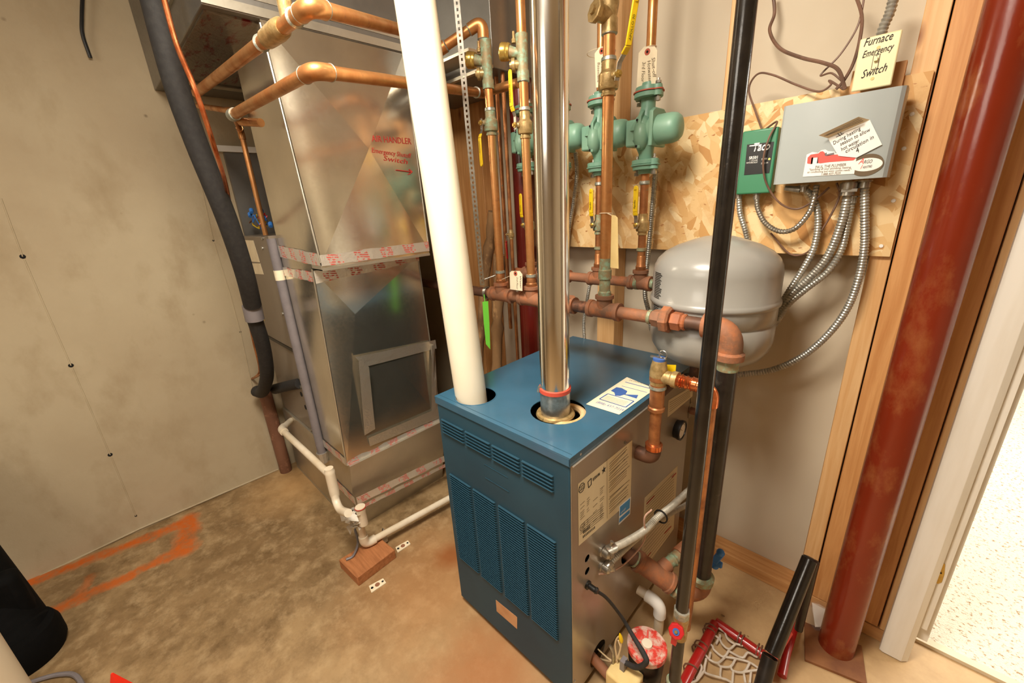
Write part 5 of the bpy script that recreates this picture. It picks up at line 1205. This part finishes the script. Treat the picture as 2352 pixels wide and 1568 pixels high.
MB().prism([gq(a,b,.0016) for a,b in ((1722,334),(1750,331),(1749,333.5),(1721,336.5))],(0,-.0003,0)).build('logo_bar','white',lb,flat=True)
# emergency switch plate
YS=1.56; S4=[(1978,88),(2073,68),(2047,197),(1953,210)]
sw=thing('emergency_switch','ivory switch plate with handwritten furnace note above the big grey control box','switch',at(2010,140,y=YS))
SP=[at(a,b,y=YS) for a,b in S4]; sx0=(SP[0].x+SP[3].x)/2; sx1=(SP[1].x+SP[2].x)/2; sz1=(SP[0].z+SP[1].z)/2; sz0=(SP[2].z+SP[3].z)/2
sc_=MB().box((sx0,YS,sz0),(sx1,YS+.006,sz1)).build('cover_plate','ivory',sw,bevel=.003)
MB().box((sx0+.012,YS+.006,sz0+.01),(sx1-.012,1.625,sz1-.012)).build('backbox','steel',sw)
MB().box((sx0-.012,1.622,sz0-.05),(sx1+.018,1.649,sz1-.06)).build('mounting_board','wood2',sw)
cxs,czs=(sx0+sx1)/2,(sz0+sz1)/2
MB().box((cxs-.007,YS-.0008,czs-.017),(cxs+.007,YS,czs+.017)).build('toggle_slot','inkbrown',sc_)
MB().box((cxs-.0055,YS-.0012,czs-.0155),(cxs+.0055,YS-.0006,czs+.0155)).build('toggle_bezel','ivory',sc_); MB().box((cxs-.0035,YS-.010,czs+.001),(cxs+.0035,YS,czs+.009)).build('toggle','ivory',sc_)
for dz in (.032,-.038): MB().lathe((cxs,YS,czs+dz),(0,-1,0),[(0,.004),(.0012,.0034)],12).build('plate_screw','paper_b',sc_)
def st_(s,p,q,size):
    A,B=at(*p,y=YS-.001),at(*q,y=YS-.001); xd=(B-A).normalized(); text(sc_,'handwriting',s,A,xd,V(0,0,1),size,'ink',shear=.3,off=.0003,bold=0,fit=(B-A).length)
st_('Furnace',(1982,108),(2050,90),.0265); st_('Emergency',(1979,134),(2052,113),.0225); st_('Switch',(1976,181),(2036,162),.0265)
# screws in the strand board
mb=MB()
for px,py in ((2095,262),(2076,341),(2052,461),(2024,565),(1548,300)): mb.lathe(at(px,py,y=1.6355),(0,-1,0),[(0,.0055),(.002,.0045)],10)
mb.build('board_screws','white',ob)
# flexible conduits
def cond(pts,r,lb,cat='conduit',m='conduit',con=True,pitch=.0085,group='flexible steel conduits below the control boxes'):
    P=[at(a,b,y=y) for a,b,y in pts]; t=thing('flexible_conduit',lb,cat,P[0],group); spiral(P,r,pitch).build('armour',m,t)
    if con: MB().lathe(P[0]+V(0,0,.012),(0,0,-1),[(0,r*1.5),(.004,r*1.5),(.005,r*1.15),(.02,r*1.2),(.021,r*1.05)],14).build('connector','steel',t)
    return t
cond([(1697,450,1.60),(1700,490,1.60),(1712,530,1.61),(1722,580,1.64),(1722,640,1.66)],.0095,'grey conduit from the green relay box passing down behind the tank')
cond([(1738,452,1.595),(1741,480,1.59),(1758,512,1.585),(1790,531,1.58),(1825,525,1.58),(1857,490,1.58),(1870,455,1.58),(1876,425,1.585)],.0085,'shiny armoured loop joining the green relay box to the grey control box',m='steel')
cond([(1846,434,1.60),(1866,452,1.60),(1878,490,1.60),(1877,535,1.60),(1865,580,1.60),(1840,625,1.60),(1810,672,1.60),(1775,730,1.62),(1740,760,1.65)],.0105,'leftmost of the conduits swooping from the grey control box behind the tank')
cond([(1950,428,1.585),(1945,460,1.59),(1930,520,1.595),(1900,590,1.60),(1860,637,1.60),(1815,680,1.60),(1775,740,1.62),(1740,765,1.65)],.0125,'middle of the three conduits swooping from the grey control box behind the tank')
cond([(1957,460,1.60),(1945,520,1.61),(1932,575,1.61),(1900,625,1.60),(1850,665,1.60),(1810,700,1.60),(1775,750,1.62),(1740,780,1.65)],.0105,'rightmost of the three conduits swooping from the grey control box behind the tank')
cond([(1986,424,1.585),(1986,500,1.59),(1985,570,1.60),(1972,640,1.60),(1945,710,1.60),(1900,770,1.60),(1840,820,1.60),(1770,850,1.60),(1690,862,1.56),(1660,880,1.50)],.0115,'long conduit curving from the grey control box low across the wall behind the black pipes')
cond([(2058,-30,1.60),(2045,25,1.60),(2030,60,1.60),(2024,80,1.60)],.0125,'conduit coming from the ceiling into the ivory emergency switch',con=False,group='other flexible steel conduits')
cond([(1322,350,1.56),(1325,400,1.59),(1318,460,1.60),(1308,520,1.61),(1304,570,1.63)],.0095,'conduit behind the pumps on the strand board just right of the flue',con=False,group='other flexible steel conduits')
cond([(1372,600,1.60),(1356,650,1.60),(1347,700,1.60),(1341,740,1.60),(1344,800,1.60)],.0085,'conduit dropping below the strand board left of the stud',con=False,group='other flexible steel conduits')
cond([(1506,390,1.58),(1500,460,1.59),(1491,560,1.59),(1483,640,1.59),(1482,680,1.59),(1490,715,1.59),(1497,760,1.60)],.0105,'conduit dropping behind the rightmost pump pipe to beside the tank',con=False,group='other flexible steel conduits')
mb=thing('cable_clamp','steel cable clamps under the grey control box','clamp',at(1950,425,y=1.585))
MB().lathe(at(1951,420,y=1.585),(0,0,-1),[(0,.022),(.018,.022),(.02,.017),(.034,.018)],18).cbox(at(1951,437,y=1.572),(.018,.006,.004)).build('clamp_body','steel',mb)
MB().tube([at(1803,432,y=1.60),at(1838,436,y=1.60)],[.008,.011],12).build('straight_clamp','steel',mb)
# wires
W=[([(1775,-20,1.69),(1779,30,1.68),(1768,70,1.66),(1790,110,1.62),(1840,132,1.60),(1890,144,1.59),(1925,160,1.59),(1941,205,1.59)],.0048,'thick brown wire looping from the ceiling to the top of the control box'),
([(1962,-20,1.64),(1979,35,1.62),(1975,90,1.60),(1960,145,1.60),(1938,185,1.60),(1920,205,1.60)],.0042,'brown wire dropping beside the ivory switch plate'),
([(1986,-10,1.63),(1970,60,1.63),(1930,125,1.62),(1885,172,1.62),(1910,168,1.61),(1938,190,1.60)],.0026,'thin brown wire hooking back above the control box'),
([(1937,205,1.60),(1905,185,1.60),(1908,195,1.60),(1880,210,1.60),(1830,195,1.61),(1775,172,1.62),(1740,170,1.62),(1720,205,1.62),(1735,255,1.61),(1750,297,1.60)],.0030,'brown wire crossing above the strand board down to the green relay box'),
([(1760,295,1.60),(1785,280,1.58),(1765,320,1.56),(1753,370,1.555),(1760,420,1.56),(1790,465,1.57),(1830,480,1.58),(1870,460,1.58),(1905,430,1.59)],.0030,'brown wire draped over the front of the green relay box'),
([(1922,420,1.59),(1928,450,1.60),(1905,500,1.60),(1880,540,1.605),(1865,570,1.61),(1840,585,1.62),(1810,580,1.62),(1770,535,1.615)],.0030,'brown wire hanging below the grey control box among the conduits')]
for pts,r,lb in W: line([at(a,b,y=y) for a,b,y in pts],r,'wire','brown_wire',lb,'wire',n=7,k=8,group='loose brown wires around the control boxes')
# ================================================================ FLOOR CLUTTER AT RIGHT
zn=.022
ng=thing('net_goal','red tubular frame laced with white net lying on the floor','net',at(1650,1500,z=zn))
def f_(a,b,z=zn): return at(a,b,z=z)
def tb(ps,r,m='rednet',nm='frame_tube'): return MB().tube([Vector(p) for p in ps],r,18).build(nm,m,ng)
c0=f_(1642,1432); tb([c0,f_(1568,1575)],.0175); tb([c0+V(.0,.01,0),f_(1765,1512)],.0165)
tb([f_(1826,1432,.05),f_(1806,1500,.035),f_(1796,1552,.022)],.014); tb([f_(1812,1450,.1),f_(1775,1510,.06),f_(1758,1575,.04)],.013,'redpaint')
# leather lacing around the frame
def coil(p,q,r,turns,m='brownpipe',nm='lacing'):
    p,q=Vector(p),Vector(q); u,w_=frame(q-p); pts=[p.lerp(q,i/(turns*10))+(u*math.cos(i*math.pi/5)+w_*math.sin(i*math.pi/5))*r for i in range(turns*10+1)]
    MB().tube(pts,.0028,5).build(nm,m,ng)
coil(f_(1633,1440),f_(1626,1458),.021,2); coil(f_(1612,1480),f_(1600,1500),.022,2); coil(f_(1588,1530),f_(1580,1548),.021,1)
coil(f_(1695,1462),f_(1712,1475),.020,2); coil(f_(1738,1490),f_(1752,1500),.021,2)
net=[[(1648,1440),(1668,1452),(1690,1455)],[(1665,1452),(1672,1468),(1690,1480)],[(1640,1457),(1652,1465),(1654,1456)],[(1652,1464),(1645,1478)],[(1652,1464),(1660,1480),(1675,1490),(1690,1478)],[(1690,1478),(1706,1482)],[(1625,1473),(1637,1484),(1640,1492),(1662,1508),(1676,1490)],[(1676,1496),(1705,1510),(1718,1498),(1738,1508),(1740,1495)],[(1620,1503),(1628,1512),(1632,1498)],[(1628,1514),(1648,1522),(1664,1510)],[(1664,1508),(1690,1512),(1720,1520),(1744,1535)],[(1648,1522),(1656,1530),(1678,1530),(1690,1512)],[(1678,1530),(1684,1540),(1708,1543),(1722,1522)],[(1656,1530),(1655,1554),(1668,1560),(1682,1568)],[(1622,1512),(1618,1540),(1628,1548),(1655,1556)],[(1684,1540),(1682,1568)],[(1708,1543),(1712,1568)],[(1708,1543),(1725,1540),(1742,1538)],[(1605,1520),(1612,1534),(1600,1560)],[(1618,1540),(1600,1562),(1585,1568)],[(1725,1542),(1722,1568)]]
mb=MB()
for s in net: mb.tube(smooth([f_(a,b,.018+.006*math.sin(a)) for a,b in s],4),.0038,7)
no=mb.build('net','cord',ng,label='white knotted net'); no['kind']='stuff'
# black metal tubes
ct=thing('metal_tube','bent black metal tube with open cut end leaning beside the red net frame','tube',at(1768,1568,z=.02))
ua,ub=at(1860,1284,z=.42),at(1774,1500,z=.16)
def hollow(p,q,r,m,nm,par):
    p,q=Vector(p),Vector(q); d=(q-p).normalized(); L_=(q-p).length
    return MB().lathe(p,d,[(0,r*.9),(0,r),(L_,r),(L_,r*.88),(L_-.03,r*.86),(L_-.03,.001)],28).build(nm,m,par)
hollow(ua,ub,.0235,'blackpipe','upper_tube',ct)
uc,ud=at(1769,1507,z=.15),at(1738,1620,z=.02)
hollow(ud,uc,.023,'blackpipe2','lower_tube',ct); MB().lathe(uc-(uc-ud).normalized()*.012,(uc-ud),[(0,.019),(.003,.019)],20).build('rusty_inside','rust',ct)
MB().lathe(ua,(ua-ub),[(0,.0235),(.006,.018),(.008,.008)],24).build('end_cap','black',ct)
MB().tube([at(1872,1290,z=.40),at(1834,1445,z=.10)],.013,16).build('side_tube','blackpipe2',ct)
# plastic bag with white card
pb_=thing('plastic_bag','clear plastic bag with white card on the floor behind the red column','bag',at(1880,1420,z=0))
MB().prism([at(a,b,z=.02) for a,b in ((1864,1372),(1900,1374),(1902,1440),(1872,1440))],(0,0,.002)).build('card','white',pb_,flat=True)
BG=[at(a,b,z=h_) for a,b,h_ in ((1853,1362,.0),(1880,1358,.03),(1905,1364,.02),(1850,1400,.02),(1880,1398,.05),(1905,1400,.03),(1855,1445,.0),(1885,1448,.02),(1908,1450,.0))]
MB().add(BG,[(0,3,4,1),(1,4,5,2),(3,6,7,4),(4,7,8,5)]).build('film','clear',pb_)
# floor debris
for px,py,s in ((1660,1414,.008),(1718,1461,.004)):
    q=at(px,py,z=.001); o=MB().sphere(q+V(0,0,s*.3),s,(1,.5,.3),8).build('dark_crumb','bark'); tag(o,'tiny dark wood crumb on the floor near the red net frame'+(', farther from it' if s>.005 else ', close to it'),'debris')
# ================================================================ FLOOR CLUTTER AT LEFT
gbp=at(42,1500,z=.05)
bg=thing('golf_bag','black fabric bag standing against the left edge by the concrete wall','bag',V(gbp.x,gbp.y,0))
base=V(gbp.x-.02,gbp.y,.0); tpv=V(-2.56,-.72,.52); dvv=(tpv-base).normalized()
MB().lathe(base+V(0,0,.012),dvv,[(0,.10),(.006,.125),(.10,.128),(.11,.118),(.86,.12),(.9,.11)],32).build('body','bag',bg)
MB().cbox(base+dvv*.26+V(.07,.07,0),(.045,.06,.14)).build('pocket','bag',bg,bevel=.03,seg=3)
MB().lathe(base+V(0,0,.001),(0,0,1),[(0,.118),(.03,.13),(.10,.13),(.13,.12)],32).build('foot','bag',bg)
MB().cbox(base+dvv*.5+V(.085,.085,0),(.01,.01,.006)).build('blue_tag','bluev',bg)
ep=at(78,1568,z=0); vd=V(ep.x,ep.y,0).normalized(); P_=V(ep.x*.76,ep.y*.76,0); lf=V(vd.y*-1,vd.x,0); lf=lf if lf.dot(CR)<0 else -lf
wc=P_+lf*.062
wt=thing('beige_pipe','thick beige vertical pipe cutting the lower left corner in front of the black bag','pipe',V(wc.x,wc.y,0))
MB().lathe((wc.x,wc.y,0),(0,0,1),[(0,.06),(H-.005,.06)],36).build('pipe','beige',wt); MB().lathe((wc.x,wc.y,0),(0,0,1),[(0,.07),(.006,.07),(.03,.061)],36).build('floor_collar','beige',wt)
line([at(-10,1595,z=.01),at(90,1560,z=.01),at(140,1548,z=.012),at(175,1552,z=.012),at(198,1590,z=.01)],.008,'lavender','grey_hose','grey hose looping on the floor in the lower left corner','hose')
q=at(257,1546,z=.30); rb=thing('red_cone','bright orange-red pointed plastic marker at the bottom edge','marker',V(q.x+.02,q.y-.02,0))
q2=V(q.x,q.y,0); MB().lathe(V(q.x,q.y,.004),(0,0,1),[(0,.10),(.28,.008),(.296,.003)],4).build('cone','bright_red',rb,flat=True)
MB().box((q.x-.1,q.y-.1,0),(q.x+.1,q.y+.1,.006)).build('base','bright_red',rb,bevel=.002)
